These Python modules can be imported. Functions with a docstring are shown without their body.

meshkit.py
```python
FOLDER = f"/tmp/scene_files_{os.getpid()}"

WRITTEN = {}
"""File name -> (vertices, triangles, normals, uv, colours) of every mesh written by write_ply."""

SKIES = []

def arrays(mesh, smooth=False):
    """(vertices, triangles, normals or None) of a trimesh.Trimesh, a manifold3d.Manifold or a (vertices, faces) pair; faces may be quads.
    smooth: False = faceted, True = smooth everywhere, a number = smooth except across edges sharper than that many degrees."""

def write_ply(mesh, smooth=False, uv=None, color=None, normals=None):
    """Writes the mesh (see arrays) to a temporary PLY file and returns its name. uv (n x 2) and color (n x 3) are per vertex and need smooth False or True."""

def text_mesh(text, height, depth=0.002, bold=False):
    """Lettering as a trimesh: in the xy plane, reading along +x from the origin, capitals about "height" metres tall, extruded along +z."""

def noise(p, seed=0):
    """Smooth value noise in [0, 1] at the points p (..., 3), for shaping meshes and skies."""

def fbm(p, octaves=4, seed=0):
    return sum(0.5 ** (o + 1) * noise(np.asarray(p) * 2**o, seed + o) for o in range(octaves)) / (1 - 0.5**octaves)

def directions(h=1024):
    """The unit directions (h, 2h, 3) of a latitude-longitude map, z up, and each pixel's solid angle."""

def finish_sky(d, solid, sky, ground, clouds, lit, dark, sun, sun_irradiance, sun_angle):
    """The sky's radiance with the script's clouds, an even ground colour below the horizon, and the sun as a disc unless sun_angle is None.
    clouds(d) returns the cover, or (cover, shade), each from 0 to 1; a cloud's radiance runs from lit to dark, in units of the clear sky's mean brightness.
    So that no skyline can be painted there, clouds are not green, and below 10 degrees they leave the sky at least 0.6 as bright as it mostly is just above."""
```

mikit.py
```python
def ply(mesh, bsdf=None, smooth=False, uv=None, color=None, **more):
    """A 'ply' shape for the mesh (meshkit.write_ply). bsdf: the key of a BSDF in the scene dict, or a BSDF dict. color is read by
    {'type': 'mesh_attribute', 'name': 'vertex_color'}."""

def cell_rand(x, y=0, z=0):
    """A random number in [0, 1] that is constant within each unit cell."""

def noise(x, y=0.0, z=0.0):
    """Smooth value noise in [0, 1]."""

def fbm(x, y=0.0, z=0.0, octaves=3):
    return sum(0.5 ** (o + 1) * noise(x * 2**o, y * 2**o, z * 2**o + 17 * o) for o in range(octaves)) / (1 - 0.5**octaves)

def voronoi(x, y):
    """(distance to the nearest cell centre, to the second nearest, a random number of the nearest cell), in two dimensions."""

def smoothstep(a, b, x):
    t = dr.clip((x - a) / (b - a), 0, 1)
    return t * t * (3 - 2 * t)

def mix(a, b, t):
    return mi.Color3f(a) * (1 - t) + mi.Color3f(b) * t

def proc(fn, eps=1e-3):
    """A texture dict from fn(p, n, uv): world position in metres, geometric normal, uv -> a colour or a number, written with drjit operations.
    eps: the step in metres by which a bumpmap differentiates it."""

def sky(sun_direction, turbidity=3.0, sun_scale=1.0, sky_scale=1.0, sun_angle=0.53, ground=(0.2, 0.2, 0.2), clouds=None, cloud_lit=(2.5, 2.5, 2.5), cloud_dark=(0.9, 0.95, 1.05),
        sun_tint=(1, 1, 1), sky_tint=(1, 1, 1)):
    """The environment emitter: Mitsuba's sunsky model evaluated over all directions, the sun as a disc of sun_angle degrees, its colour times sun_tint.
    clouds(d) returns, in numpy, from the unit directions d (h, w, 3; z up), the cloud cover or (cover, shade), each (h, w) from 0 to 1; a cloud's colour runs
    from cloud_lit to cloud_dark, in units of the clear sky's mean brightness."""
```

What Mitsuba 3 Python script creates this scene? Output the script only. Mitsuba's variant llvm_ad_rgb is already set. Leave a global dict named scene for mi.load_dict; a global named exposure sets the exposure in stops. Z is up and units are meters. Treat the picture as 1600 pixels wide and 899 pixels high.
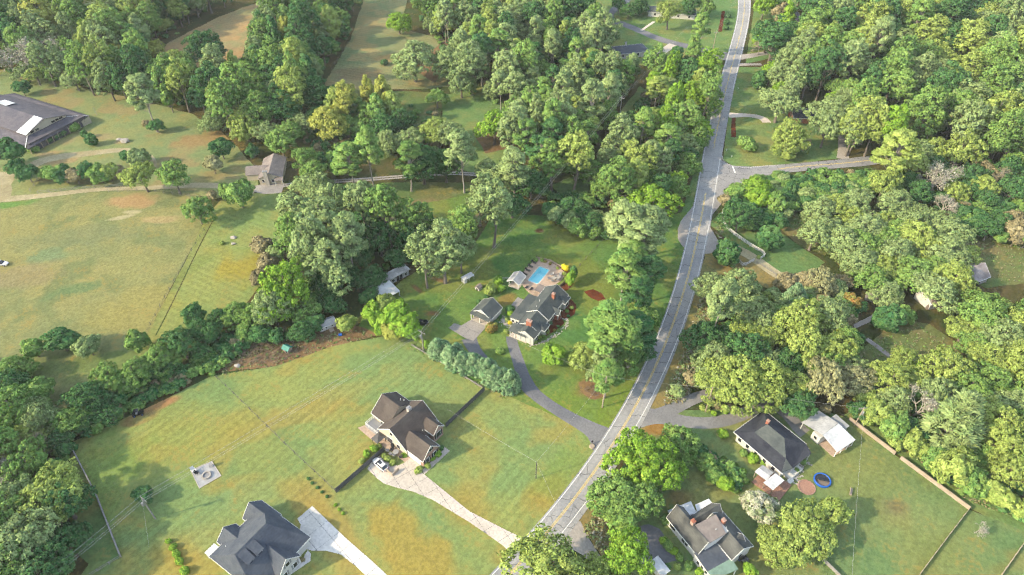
import math, numpy as np, trimesh, shapely, mitsuba as mi, drjit as dr
import mikit, meshkit
from mikit import noise, fbm, voronoi, smoothstep, mix, cell_rand, proc
from shapely.geometry import Polygon, LineString, Point
T = mi.ScalarTransform4f
PI = math.pi
scene, labels = {}, {}

# ------------------------------------------------------------------ camera, sky, exposure
CAM_H, PITCH, FOCAL = 145.0, math.radians(42.0), 1067.0       # metres above ground, below the horizon, focal length per 1600 of width
scene['camera'] = dict(type='perspective', fov=math.degrees(2 * math.atan(800 / FOCAL)), fov_axis='x', near_clip=1.0, far_clip=5000.0,
                       to_world=T().look_at(origin=[0, 0, CAM_H], target=[0, math.cos(PITCH), CAM_H - math.sin(PITCH)], up=[0, 0, 1]))
SUN_AZ, SUN_EL = math.radians(20), math.radians(30)
SUN = (-math.cos(SUN_AZ) * math.cos(SUN_EL), -math.sin(SUN_AZ) * math.cos(SUN_EL), math.sin(SUN_EL))
def thin_cloud(d):
    return .06 + .32 * meshkit.fbm(np.asarray(d) * [2.2, 2.2, 5.0], 4, 3)
scene['sky'] = mikit.sky(SUN, turbidity=6, sun_scale=.90, sky_scale=1.55, sun_angle=1.2, sun_tint=(.95, 1.0, 1.0), sky_tint=(.92, 1.0, 1.06), clouds=thin_cloud, cloud_lit=(2.1, 2.1, 2.05))
exposure = 2.88
HAZE = 0.00009

# ------------------------------------------------------------------ survey: where a sight line of the aerial picture meets the level z
def at(u, v, z=0.0):
    x, y = (u - 800) / FOCAL, (449.5 - v) / FOCAL
    d = (x, math.cos(PITCH) + y * math.sin(PITCH), -math.sin(PITCH) + y * math.cos(PITCH))
    t = (z - CAM_H) / d[2]
    return np.array([d[0] * t, d[1] * t, z])
def ats(pts, z=0.0):
    return np.array([at(u, v, z)[:2] for u, v in pts])
def reach(p):
    return float(np.linalg.norm(np.asarray(p) - [0, 0, CAM_H]))

# ------------------------------------------------------------------ names
_seen = {}
def key(name):
    n = _seen.get(name, -1) + 1
    _seen[name] = n
    return name if n == 0 else f'{name}_{n:03d}'
def thing(name, label, cat, group=None):
    k = key(name)
    labels[k] = {'label': label, 'category': cat}
    if group: labels[k]['group'] = group
    return k
def part(t, name, mesh, mat, smooth=False, label=None):
    k = key(f'{t}__{name}')
    scene[k] = mikit.ply(mesh, mat, smooth)
    if label: labels[k] = {'label': label}
    return k
def single(name, mesh, mat, label, cat, group=None, smooth=False):
    k = thing(name, label, cat, group)
    scene[k] = mikit.ply(mesh, mat, smooth)
    return k
def structure(name, mesh, mat, smooth=False):
    k = key(name)
    scene[k] = mikit.ply(mesh, mat, smooth)
    labels[k] = {'kind': 'structure'}
    return k
def stuff(name, mesh, mat, label, cat):
    k = key(name)
    scene[k] = mikit.ply(mesh, mat)
    labels[k] = {'label': label, 'category': cat, 'kind': 'stuff'}
    return k

# ------------------------------------------------------------------ meshes
class MB:
    def __init__(s): s.v, s.f, s.n = [], [], 0
    def add(s, v, f):
        v = np.asarray(v, float); s.v.append(v); s.f.append(np.asarray(f, int) + s.n); s.n += len(v); return s
    def mesh(s): return (np.vstack(s.v), np.vstack(s.f))
def box_vf(c, d, rz=0.0):
    v = np.array([[x, y, z] for x in (-.5, .5) for y in (-.5, .5) for z in (-.5, .5)]) * np.asarray(d, float)
    f = np.array([[0, 1, 3], [0, 3, 2], [4, 6, 7], [4, 7, 5], [0, 4, 5], [0, 5, 1], [2, 3, 7], [2, 7, 6], [0, 2, 6], [0, 6, 4], [1, 5, 7], [1, 7, 3]])
    if rz:
        c_, s_ = math.cos(rz), math.sin(rz); v = v @ np.array([[c_, s_, 0], [-s_, c_, 0], [0, 0, 1]])
    return v + np.asarray(c, float), f
def sheet(poly, z):
    """A level sheet on a polygon (shapely or points)."""
    p = poly if hasattr(poly, 'geom_type') else Polygon(poly)
    if not p.is_valid: p = p.buffer(0)
    V, F, n = [], [], 0
    for g in getattr(p, 'geoms', [p]):
        if g.area < 1e-4: continue
        v, f = trimesh.creation.triangulate_polygon(g, engine='earcut')
        V.append(np.c_[v, np.full(len(v), z)]); F.append(f + n); n += len(v)
    V, F = np.vstack(V), np.vstack(F)
    a = np.cross(V[F[:, 1]] - V[F[:, 0]], V[F[:, 2]] - V[F[:, 0]])[:, 2] < 0
    F[a] = F[a][:, ::-1]
    return V, F
def prism(poly, z0, z1):
    p = poly if hasattr(poly, 'geom_type') else Polygon(poly)
    if not p.is_valid: p = p.buffer(0)
    m = [trimesh.creation.extrude_polygon(g, z1 - z0, engine='earcut') for g in getattr(p, 'geoms', [p]) if g.area > 1e-4]
    m = trimesh.util.concatenate(m); m.apply_translation([0, 0, z0])
    return np.array(m.vertices), np.array(m.faces)
def slab(pts, t):
    """A planar polygon in space, thickened downwards."""
    p = np.asarray(pts, float); n = len(p)
    a = p[1] - p[0]; b = p[2] - p[0]
    if np.cross(a, b)[2] < 0: p = p[::-1]
    v = np.vstack([p, p - [0, 0, t]])
    f = [[0, i, i + 1] for i in range(1, n - 1)] + [[n, n + i + 1, n + i] for i in range(1, n - 1)]
    for i in range(n):
        j = (i + 1) % n; f += [[i, n + i, n + j], [i, n + j, j]]
    return v, np.array(f)
def extr(profile, axis_from, axis_to, frame3):
    """Profile (a, z) swept along the first local axis; frame3 maps (s, a, z)."""
    p = Polygon(profile); v2, f2 = trimesh.creation.triangulate_polygon(p, engine='earcut')
    ring = np.asarray(p.exterior.coords)[:-1]
    n, m = len(v2), len(ring)
    V = np.vstack([np.c_[np.full(n, axis_from), v2], np.c_[np.full(n, axis_to), v2], np.c_[np.full(m, axis_from), ring], np.c_[np.full(m, axis_to), ring]])
    F = [f2[:, ::-1], f2 + n]
    i = np.arange(m); j = (i + 1) % m
    F += [np.c_[2 * n + i, 2 * n + j, 2 * n + m + j], np.c_[2 * n + i, 2 * n + m + j, 2 * n + m + i]]
    return frame3(V), np.vstack(F)
def tube(pts, r, n=6, cap=True):
    p = np.asarray(pts, float); r = np.broadcast_to(r, (len(p),)).astype(float)
    t = np.gradient(p, axis=0); t /= np.linalg.norm(t, axis=1, keepdims=True) + 1e-12
    ref = np.where(np.abs(t[:, 2:]) < .9, [[0, 0, 1.]], [[1., 0, 0]])
    a = np.cross(t, ref); a /= np.linalg.norm(a, axis=1, keepdims=True); b = np.cross(t, a)
    th = np.arange(n) * 2 * PI / n
    v = (p[:, None] + r[:, None, None] * (np.cos(th)[None, :, None] * a[:, None] + np.sin(th)[None, :, None] * b[:, None])).reshape(-1, 3)
    i, j = np.meshgrid(np.arange(len(p) - 1), np.arange(n), indexing='ij')
    A, B, C, D = i * n + j, i * n + (j + 1) % n, (i + 1) * n + (j + 1) % n, (i + 1) * n + j
    f = np.vstack([np.stack([A, B, C], -1).reshape(-1, 3), np.stack([A, C, D], -1).reshape(-1, 3)])
    if cap:
        L = len(p) - 1
        f = np.vstack([f, [[L * n, L * n + k, L * n + k + 1] for k in range(1, n - 1)], [[0, k + 1, k] for k in range(1, n - 1)]])
    return v, f
def lathe(profile, n=24, c=(0, 0, 0)):
    m = trimesh.creation.revolve(np.asarray(profile, float), sections=n)
    return np.array(m.vertices) + c, np.array(m.faces)
def hull(points):
    m = trimesh.convex.convex_hull(np.asarray(points, float)); return np.array(m.vertices), np.array(m.faces)
def join(*vfs):
    m = MB()
    for v, f in vfs: m.add(v, f)
    return m.mesh()
class Frame:
    """A local level frame: x along the given heading (degrees from east), y to its left."""
    def __init__(s, o, deg):
        s.o = np.array([o[0], o[1], 0.0]); a = math.radians(deg); s.a = a
        s.R = np.array([[math.cos(a), math.sin(a), 0], [-math.sin(a), math.cos(a), 0], [0, 0, 1]])
    def w(s, v): return np.asarray(v, float) @ s.R + s.o
    def W(s, vf): return s.w(vf[0]), vf[1]
    def box(s, c, d): return s.W(box_vf(c, d))
    def poly(s, pts): return s.w(np.c_[np.asarray(pts, float), np.zeros(len(pts))])[:, :2]
def ragged(pts, amp=0.6, step=1.5, seed=0):
    """An outline with the small bays of a worn grass edge."""
    ring = LineString(np.vstack([pts, pts[:1]]))
    n = max(8, int(ring.length / step))
    q = np.array([ring.interpolate(i / n, normalized=True).coords[0] for i in range(n)])
    d = np.stack([meshkit.fbm(np.c_[q / 4.0, np.full(n, 3.1 + k * 9)], 3, seed + k) - .5 for k in (0, 1)], 1)
    p = Polygon(q + d * 2 * amp)
    return p if p.is_valid else p.buffer(0)
def ribbon(pts, width):
    """A strip along a smooth path; width: a number or one per point."""
    p = np.asarray(pts, float); s = np.r_[0, np.cumsum(np.linalg.norm(np.diff(p, axis=0), axis=1))]
    from scipy.interpolate import CubicSpline
    k = np.linspace(0, s[-1], max(8, int(s[-1] / 1.5)))
    q = CubicSpline(s, p)(k) if len(p) > 2 else np.stack([np.interp(k, s, p[:, i]) for i in (0, 1)], 1)
    w = np.interp(k, s, np.broadcast_to(width, (len(p),)))
    t = np.gradient(q, axis=0); t /= np.linalg.norm(t, axis=1, keepdims=True); nrm = np.c_[-t[:, 1], t[:, 0]]
    L, R_ = q + nrm * w[:, None] / 2, q - nrm * w[:, None] / 2
    m = len(q); V = np.vstack([L, R_]); i = np.arange(m - 1)
    return V, np.vstack([np.c_[i, m + i, m + i + 1], np.c_[i, m + i + 1, i + 1]]), Polygon(np.vstack([L, R_[::-1]])).buffer(0)

# ------------------------------------------------------------------ materials
PIGMENT = .68   # the colours below were read off sunlit surfaces; this brings them to reflectances
def diffuse(name, fn_or_rgb, rough=None, spec=0.3, metallic=0.0, bump=None, two=True):
    tex = proc(lambda p, n, uv: fn_or_rgb(p, n, uv) * PIGMENT) if callable(fn_or_rgb) else {'type': 'rgb', 'value': [float(c) * PIGMENT for c in fn_or_rgb]}
    if rough is None: b = {'type': 'diffuse', 'reflectance': tex}
    else: b = {'type': 'principled', 'base_color': tex, 'roughness': rough, 'specular': spec, 'metallic': metallic}
    if bump: b = {'type': 'bumpmap', 'arbitrary': proc(bump[0], eps=bump[2] if len(bump) > 2 else .05), 'scale': bump[1], 'bsdf': b}
    if two: b = {'type': 'twosided', 'bsdf': b}
    scene[name] = b
    return name
C3 = mi.Color3f
def grass(c1, c2, c3, seed, big=22.0, blobs=(), stripes=None, dry=(.3, .2, .07), soil=.62):
    """Mown grass: two greens in broad drifts, dry patches, fine tufts; blobs: (x, y, rx, ry, degrees, colour, strength) dry or bare places."""
    def fn(p, n, uv):
        x, y = p.x, p.y
        a = fbm(x / big + seed, y / big, 0, 3)
        b = fbm(x / 5.0 + seed * 3, y / 5.0, 5, 3)
        c = noise(x * 1.7, y * 1.7, seed)
        f = noise(x * 5.1, y * 5.1, seed + 3)
        col = mix(c1, c2, smoothstep(.36, .64, a * .65 + b * .35))
        col = mix(col, c3, smoothstep(.52, .74, fbm(x / 9 + 40 + seed, y / 9 + 7, 2, 3)) * .75)
        for bx, by, rx, ry, dg, bc, st in blobs:
            ca, sa = math.cos(math.radians(dg)), math.sin(math.radians(dg))
            dx, dy = x - bx, y - by
            r = dr.sqrt(dr.square((dx * ca + dy * sa) / rx) + dr.square((dy * ca - dx * sa) / ry)) + (b - .5) * 1.1
            col = mix(col, bc, smoothstep(1.15, .45, r) * st)
        if stripes:
            dg, w, s = stripes; ca, sa = math.cos(math.radians(dg)), math.sin(math.radians(dg))
            col = col * (1 + s * (dr.select(dr.sin((x * ca + y * sa + (b - .5) * .5) * 2 * PI / w) > 0, 1.0, -1.0)) * smoothstep(.3, .6, fbm(x / 15, y / 15, seed, 2)))
        col = mix(col, dry, smoothstep(soil, soil + .2, b * .6 + c * .4) * .45)
        return col * C3(.99, 1.02, .82) * (.74 + .30 * c + .22 * f)
    return fn

# ------------------------------------------------------------------ ground materials
OLIVE, STRAW, SOIL = (.20, .22, .075), (.31, .25, .10), (.33, .16, .08)
def B(u, v, rx, ry, dg, col, st):
    p = at(u, v); return (float(p[0]), float(p[1]), rx, ry, dg, col, st)
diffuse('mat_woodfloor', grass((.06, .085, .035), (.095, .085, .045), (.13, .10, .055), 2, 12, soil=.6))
diffuse('mat_yard', grass((.205, .285, .13), (.285, .315, .125), (.335, .285, .105), 11, 20,
    [B(585, 700, 24, 10, 40, (.34, .30, .12), 0.42), B(520, 830, 22, 6, -45, (.40, .27, .095), 0.68), B(640, 860, 14, 8, -40, (.39, .27, .075), 0.72), B(215, 655, 4.5, 2.5, 30, (.40, .21, .13), 0.95),
     B(248, 632, 5, 1.8, 25, (.40, .21, .13), 0.95), B(290, 690, 16, 12, 20, (.33, .30, .09), 0.51), B(300, 870, 18, 9, 30, (.40, .29, .09), 0.68), B(700, 700, 14, 9, 0, (.24, .30, .13), 0.51),
     B(850, 770, 9, 4, 45, (.37, .25, .07), 0.64), B(730, 800, 10, 6, -30, (.36, .25, .075), 0.59), B(480, 640, 25, 5, 30, (.38, .27, .095), 0.55), B(400, 700, 18, 8, -40, (.30, .29, .10), 0.42),
     B(150, 760, 10, 20, 0, (.17, .28, .09), 0.59), B(880, 730, 12, 5, 50, (.19, .29, .09), 0.51), B(360, 800, 14, 9, 20, (.22, .30, .15), 0.59), B(620, 600, 18, 7, 10, (.24, .31, .14), 0.51)], (-38, 2.4, .055)))
diffuse('mat_ranch', grass((.095, .20, .07), (.165, .25, .08), (.23, .25, .085), 23, 24,
    [B(900, 440, 14, 20, 40, (.22, .24, .065), .7), B(980, 640, 20, 8, 50, (.20, .26, .05), .6), B(860, 650, 16, 8, 40, (.19, .25, .045), .6), B(673, 490, 2.6, 2, 0, (.26, .13, .08), .95),
     B(652, 452, 3.4, 1.3, -45, (.22, .13, .08), .9), B(843, 361, 1.6, 1.3, 0, (.10, .06, .045), .95), B(925, 605, 6, 4.5, 20, (.29, .17, .10), .95), B(790, 470, 4, 3, 20, (.29, .19, .075), .8),
     B(684, 437, 5, 1.6, -20, (.27, .17, .11), .9)], (52, 2.6, .035)))
diffuse('mat_pasture', grass((.235, .25, .135), (.30, .28, .14), (.18, .215, .115), 31, 20,
    [B(205, 315, 10, 5, 0, (.44, .28, .17), .9), B(190, 340, 5, 1.6, 20, (.48, .41, .30), .9), B(205, 332, 4, 1.3, 0, (.48, .41, .30), .9), B(245, 343, 9, 2.5, 0, (.44, .33, .20), .8),
     B(70, 400, 9, 5, 20, (.19, .26, .16), .8), B(130, 450, 12, 4, 20, (.15, .22, .12), .8), B(40, 430, 16, 8, 0, (.31, .24, .16), .6), B(240, 480, 22, 14, 20, (.34, .29, .12), .7),
     B(140, 570, 20, 6, 10, (.16, .22, .09), .8), B(15, 320, 9, 2.5, 10, (.14, .26, .08), .9), B(120, 370, 26, 7, 10, (.21, .23, .14), .6), B(220, 420, 14, 9, 30, (.31, .29, .14), .6)], None, soil=.62))
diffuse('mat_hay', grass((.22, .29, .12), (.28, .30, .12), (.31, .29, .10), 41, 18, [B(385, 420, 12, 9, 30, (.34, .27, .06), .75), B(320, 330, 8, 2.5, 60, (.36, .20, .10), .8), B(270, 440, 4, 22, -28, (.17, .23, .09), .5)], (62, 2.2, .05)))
diffuse('mat_paddock', grass((.22, .275, .15), (.285, .295, .15), (.34, .26, .155), 53, 26,
    [B(150, 215, 9, 4, 0, (.37, .29, .19), .8), B(330, 215, 18, 7, 20, (.35, .23, .13), .8), B(190, 222, 3, 2, 0, (.4, .32, .22), .9), B(290, 195, 16, 4, 10, (.15, .21, .10), .6), B(95, 250, 8, 3, 10, (.4, .28, .18), .85), B(80, 240, 6, 3, 10, (.4, .28, .18), .8)]))
diffuse('mat_meadow', grass((.20, .245, .14), (.285, .28, .17), (.38, .29, .17), 61, 22, [B(610, 90, 12, 5, 20, (.38, .26, .13), .8), B(560, 115, 14, 9, 0, (.24, .17, .115), .7)], (70, 2.4, .06)))
diffuse('mat_redmeadow', grass((.36, .28, .18), (.46, .30, .18), (.31, .30, .18), 67, 20, [], (65, 2.2, .05)))
diffuse('mat_lawn', grass((.14, .24, .105), (.20, .27, .115), (.27, .27, .11), 71, 24, [], (80, 2.4, .03)))
diffuse('mat_rightyard', grass((.15, .235, .115), (.22, .27, .125), (.27, .265, .12), 83, 20,
    [B(1400, 790, 4, 3, 0, (.20, .15, .10), .7), B(1350, 735, 16, 10, 0, (.23, .24, .095), .6), B(1030, 668, 6, 2.6, -10, (.33, .18, .07), .95), B(1060, 780, 4, 3, 0, (.27, .19, .10), .8), B(1470, 880, 12, 10, 0, (.23, .25, .10), .6)], (-35, 2.4, .03)))
diffuse('mat_brownlot', grass((.13, .19, .08), (.18, .19, .09), (.25, .20, .12), 91, 14))
diffuse('mat_verge', grass((.20, .20, .10), (.27, .22, .12), (.30, .235, .13), 97, 6, soil=.45))
diffuse('mat_track', grass((.43, .37, .29), (.52, .45, .36), (.36, .30, .21), 101, 5, soil=.6))
diffuse('mat_pinestraw', grass((.21, .13, .085), (.28, .175, .115), (.15, .105, .07), 103, 5, soil=.6))
diffuse('mat_mulch', grass((.13, .04, .025), (.19, .06, .035), (.09, .03, .02), 107, 1.5, dry=(.22, .09, .05)))
def asphalt(base, warm, seed, cracks):
    def fn(p, n, uv):
        x, y = p.x, p.y
        a, b = fbm(x / 7 + seed, y / 7, 0, 3), noise(x * 3.1, y * 3.1, seed)
        col = mix(base, warm, smoothstep(.3, .7, a)) * (.88 + .24 * b)
        if cracks:
            wx, wy = x + 1.3 * (fbm(x / 2.2, y / 2.2, 1, 3) - .5), y + 1.3 * (fbm(x / 2.2 + 9, y / 2.2, 4, 3) - .5)
            d1, d2, r = voronoi(wx / 3.6, wy / 3.6)
            near = smoothstep(.38, .56, fbm(x / 14 + 3, y / 14, 8, 2))
            col = mix(col, (.055, .055, .06), smoothstep(.045, .015, d2 - d1) * .75 * near)
        return col
    return fn
def road_fn(p, n, uv):
    x, y, t, s = p.x, p.y, uv.x, uv.y                     # t across the carriageway, s along it in metres
    a, b = fbm(x / 7 + 3, y / 7, 0, 3), noise(x * 3.1, y * 3.1, 3)
    col = mix((.33, .333, .345), (.405, .40, .395), smoothstep(.3, .7, a)) * (.88 + .24 * b)
    for c in (.16, .36, .60, .78):                        # wheel paths, polished and oil-darkened
        col = col * (1 - .06 * dr.exp(-dr.square((t - c) / .055)) * (.5 + noise(s / 9, c * 40, 2)))
    lane = dr.select(t > .48, 1.0, 0.0)
    cell = dr.floor(s / 17 + lane * 3.3)
    col = col * dr.select(cell_rand(cell, lane, 5) > .82, .86 + .1 * cell_rand(cell, lane, 6), 1.0)       # resurfaced lengths
    wx, wy = x + 1.3 * (fbm(x / 2.2, y / 2.2, 1, 3) - .5), y + 1.3 * (fbm(x / 2.2 + 9, y / 2.2, 4, 3) - .5)
    d1, d2, r = voronoi(wx / 4.6, wy / 4.6)
    col = mix(col, (.075, .075, .08), smoothstep(.035, .012, d2 - d1) * .55 * smoothstep(.45, .6, fbm(x / 11 + 3, y / 11, 8, 2)))
    k = s / 4.2 + .35 * fbm(t * 4, s / 30, 2, 2)          # sealed cracks across the lanes
    col = mix(col, (.07, .07, .075), smoothstep(.035, .012, dr.abs(k - dr.floor(k) - .5)) * .7 * smoothstep(.45, .6, noise(s / 4.2 + lane * 9, lane, 7)))
    return col
diffuse('mat_road', road_fn, .9)
diffuse('mat_sideroad', asphalt((.26, .26, .275), (.33, .325, .325), 3, True), .9)
diffuse('mat_drive', asphalt((.16, .165, .185), (.22, .22, .23), 7, False), .9)
diffuse('mat_drive_worn', asphalt((.23, .23, .24), (.31, .305, .30), 17, False), .9)
diffuse('mat_gravel', asphalt((.32, .30, .285), (.42, .385, .35), 9, False), .95)
diffuse('mat_concrete', asphalt((.56, .50, .43), (.70, .62, .54), 13, False), .85)
diffuse('mat_concrete_new', asphalt((.66, .64, .59), (.76, .73, .69), 15, False), .85)
diffuse('mat_white_paint', lambda p, n, uv: mix((.72, .72, .70), (.95, .95, .92), noise(p.x * 2.3, p.y * 2.3, 1)), .7)
diffuse('mat_yellow_paint', lambda p, n, uv: mix((.70, .50, .12), (.90, .66, .17), noise(p.x * 2.3, p.y * 2.3, 4)), .7)

# ------------------------------------------------------------------ ground, fields, lawns
fp = Frame(at(824.77, 438.62), 60)
POOL = Polygon(fp.poly([(0, -.35), (.4, 0), (7.6, 0), (8.0, -.35), (8.0, -3.2), (7.6, -3.6), (.4, -3.6), (0, -3.2)]))
structure('ground', sheet(Polygon([(-1600, -200), (1600, -200), (1600, 3000), (-1600, 3000)]).difference(POOL), 0.0), 'mat_woodfloor')
def field(name, mat, px, z, amp=.8, seed=0):
    return structure(name, sheet(ragged(ats(px), amp, 1.6, seed).difference(POOL), z), mat)
LAWN_PX = [(112, 692), (225, 640), (330, 588), (430, 572), (520, 540), (600, 526), (655, 530), (665, 548), (760, 607), (800, 622), (958, 690), (885, 800), (845, 850), (800, 905), (760, 960), (60, 990), (140, 880), (190, 872)]
RANCH_PX = [(555, 520), (575, 480), (600, 462), (648, 425), (735, 395), (765, 345), (800, 335), (870, 338), (955, 360), (1000, 352), (1070, 330), (1085, 360), (1075, 425), (1032, 560), (972, 678), (955, 692), (800, 622), (760, 607), (665, 548), (650, 530)]
field('lawn', 'mat_yard', LAWN_PX, .05, .3, 1)
field('lawn', 'mat_ranch', RANCH_PX, .045, .5, 2)
field('pasture', 'mat_pasture', [(-60, 318), (0, 313), (100, 302), (190, 294), (300, 298), (330, 320), (298, 392), (232, 522), (212, 562), (190, 600), (120, 640), (40, 650), (-80, 620)], .04, .6, 3)
field('hayfield', 'mat_hay', [(323, 338), (345, 312), (400, 302), (455, 300), (450, 345), (430, 390), (420, 430), (380, 480), (300, 530), (230, 560), (212, 562), (232, 522), (298, 392)], .042, .3, 4)
field('paddock', 'mat_paddock', [(-60, 108), (40, 112), (95, 120), (130, 138), (200, 152), (250, 165), (300, 178), (345, 205), (375, 235), (400, 262), (405, 300), (330, 312), (300, 300), (200, 290), (80, 302), (-60, 318)], .038, .8, 5)
field('meadow', 'mat_meadow', [(572, -12), (640, -12), (625, 45), (690, 60), (760, 60), (740, 130), (660, 140), (560, 140), (505, 135), (548, 60)], .036, .8, 6)
field('meadow', 'mat_redmeadow', [(235, 102), (262, 68), (340, 27), (400, 5), (416, 8), (412, 50), (385, 68), (372, 105), (330, 112), (280, 108)], .036, .8, 7)
field('meadow', 'mat_meadow', [(15, 38), (60, 25), (150, 2), (210, 0), (150, 22), (60, 42)], .036, .8, 8)
field('lawn', 'mat_lawn', [(930, -12), (1160, -12), (1140, 78), (1118, 96), (1080, 96), (1010, 104), (985, 100), (930, 60)], .036, .8, 9)
field('verge', 'mat_lawn', [(1112, 96), (1130, 88), (1122, 150), (1100, 245), (1088, 300), (1078, 335), (1060, 345), (1075, 300), (1095, 230), (1110, 150)], .04, .4, 10)
field('lawn', 'mat_lawn', [(1165, 100), (1182, -12), (1260, -12), (1225, 60), (1200, 92)], .036, .6, 11)
field('lawn', 'mat_lawn', [(1146, 105), (1215, 105), (1225, 160), (1300, 180), (1345, 215), (1320, 247), (1215, 259), (1150, 262), (1130, 250)], .038, .3, 12)
field('lawn', 'mat_lawn', [(1108, 350), (1128, 330), (1200, 350), (1250, 385), (1290, 410), (1260, 432), (1225, 436), (1150, 388)], .042, .4, 13)
field('lot', 'mat_brownlot', [(1205, 340), (1250, 310), (1300, 325), (1290, 400), (1250, 385), (1222, 360)], .044, .8, 14)
field('lot', 'mat_brownlot', [(1490, 350), (1560, 345), (1640, 370), (1640, 440), (1540, 450), (1490, 420)], .036, .8, 15)
field('lot', 'mat_brownlot', [(1330, 560), (1400, 500), (1450, 505), (1530, 560), (1520, 620), (1440, 600), (1360, 610)], .036, .8, 16)
field('lawn', 'mat_rightyard', [(1000, 670), (1040, 642), (1130, 640), (1250, 630), (1330, 655), (1400, 712), (1515, 797), (1600, 830), (1660, 880), (1600, 1000), (1040, 1000), (960, 880), (985, 760)], .045, .3, 17)
field('verge', 'mat_verge', [(1103, 396), (1135, 400), (1110, 470), (1095, 540), (1085, 600), (1060, 636), (1010, 640), (1045, 560), (1075, 470)], .04, .5, 18)
field('verge', 'mat_lawn', [(1318, 648), (1400, 708), (1515, 795), (1640, 850), (1640, 800), (1525, 755), (1420, 685), (1345, 632)], .033, .5, 35)
field('verge', 'mat_lawn', [(112, 690), (195, 876), (150, 895), (112, 850), (105, 760)], .033, .5, 36)
field('verge', 'mat_verge', [(1100, 392), (1160, 398), (1245, 440), (1230, 462), (1165, 440), (1105, 425)], .041, .5, 31)
field('verge', 'mat_verge', [(880, 830), (930, 780), (960, 810), (970, 870), (945, 880), (920, 838)], .046, .4, 22)
field('lawn', 'mat_lawn', [(860, 290), (925, 262), (965, 180), (1000, 135), (1018, 145), (985, 225), (955, 290), (890, 318)], .036, .6, 19)
field('lawn', 'mat_brownlot', [(540, 300), (600, 285), (760, 285), (780, 310), (740, 350), (650, 352), (560, 320)], .034, .6, 20)
field('lawn', 'mat_lawn', [(690, 150), (760, 135), (790, 165), (800, 235), (762, 280), (715, 262), (690, 200)], .033, .8, 33)
field('lawn', 'mat_brownlot', [(500, 150), (560, 140), (690, 145), (690, 200), (600, 250), (480, 262), (450, 230)], .032, .8, 34)
field('lawn', 'mat_ranch', [(660, 318), (735, 305), (750, 330), (720, 352), (650, 352)], .038, .8, 21)
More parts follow.
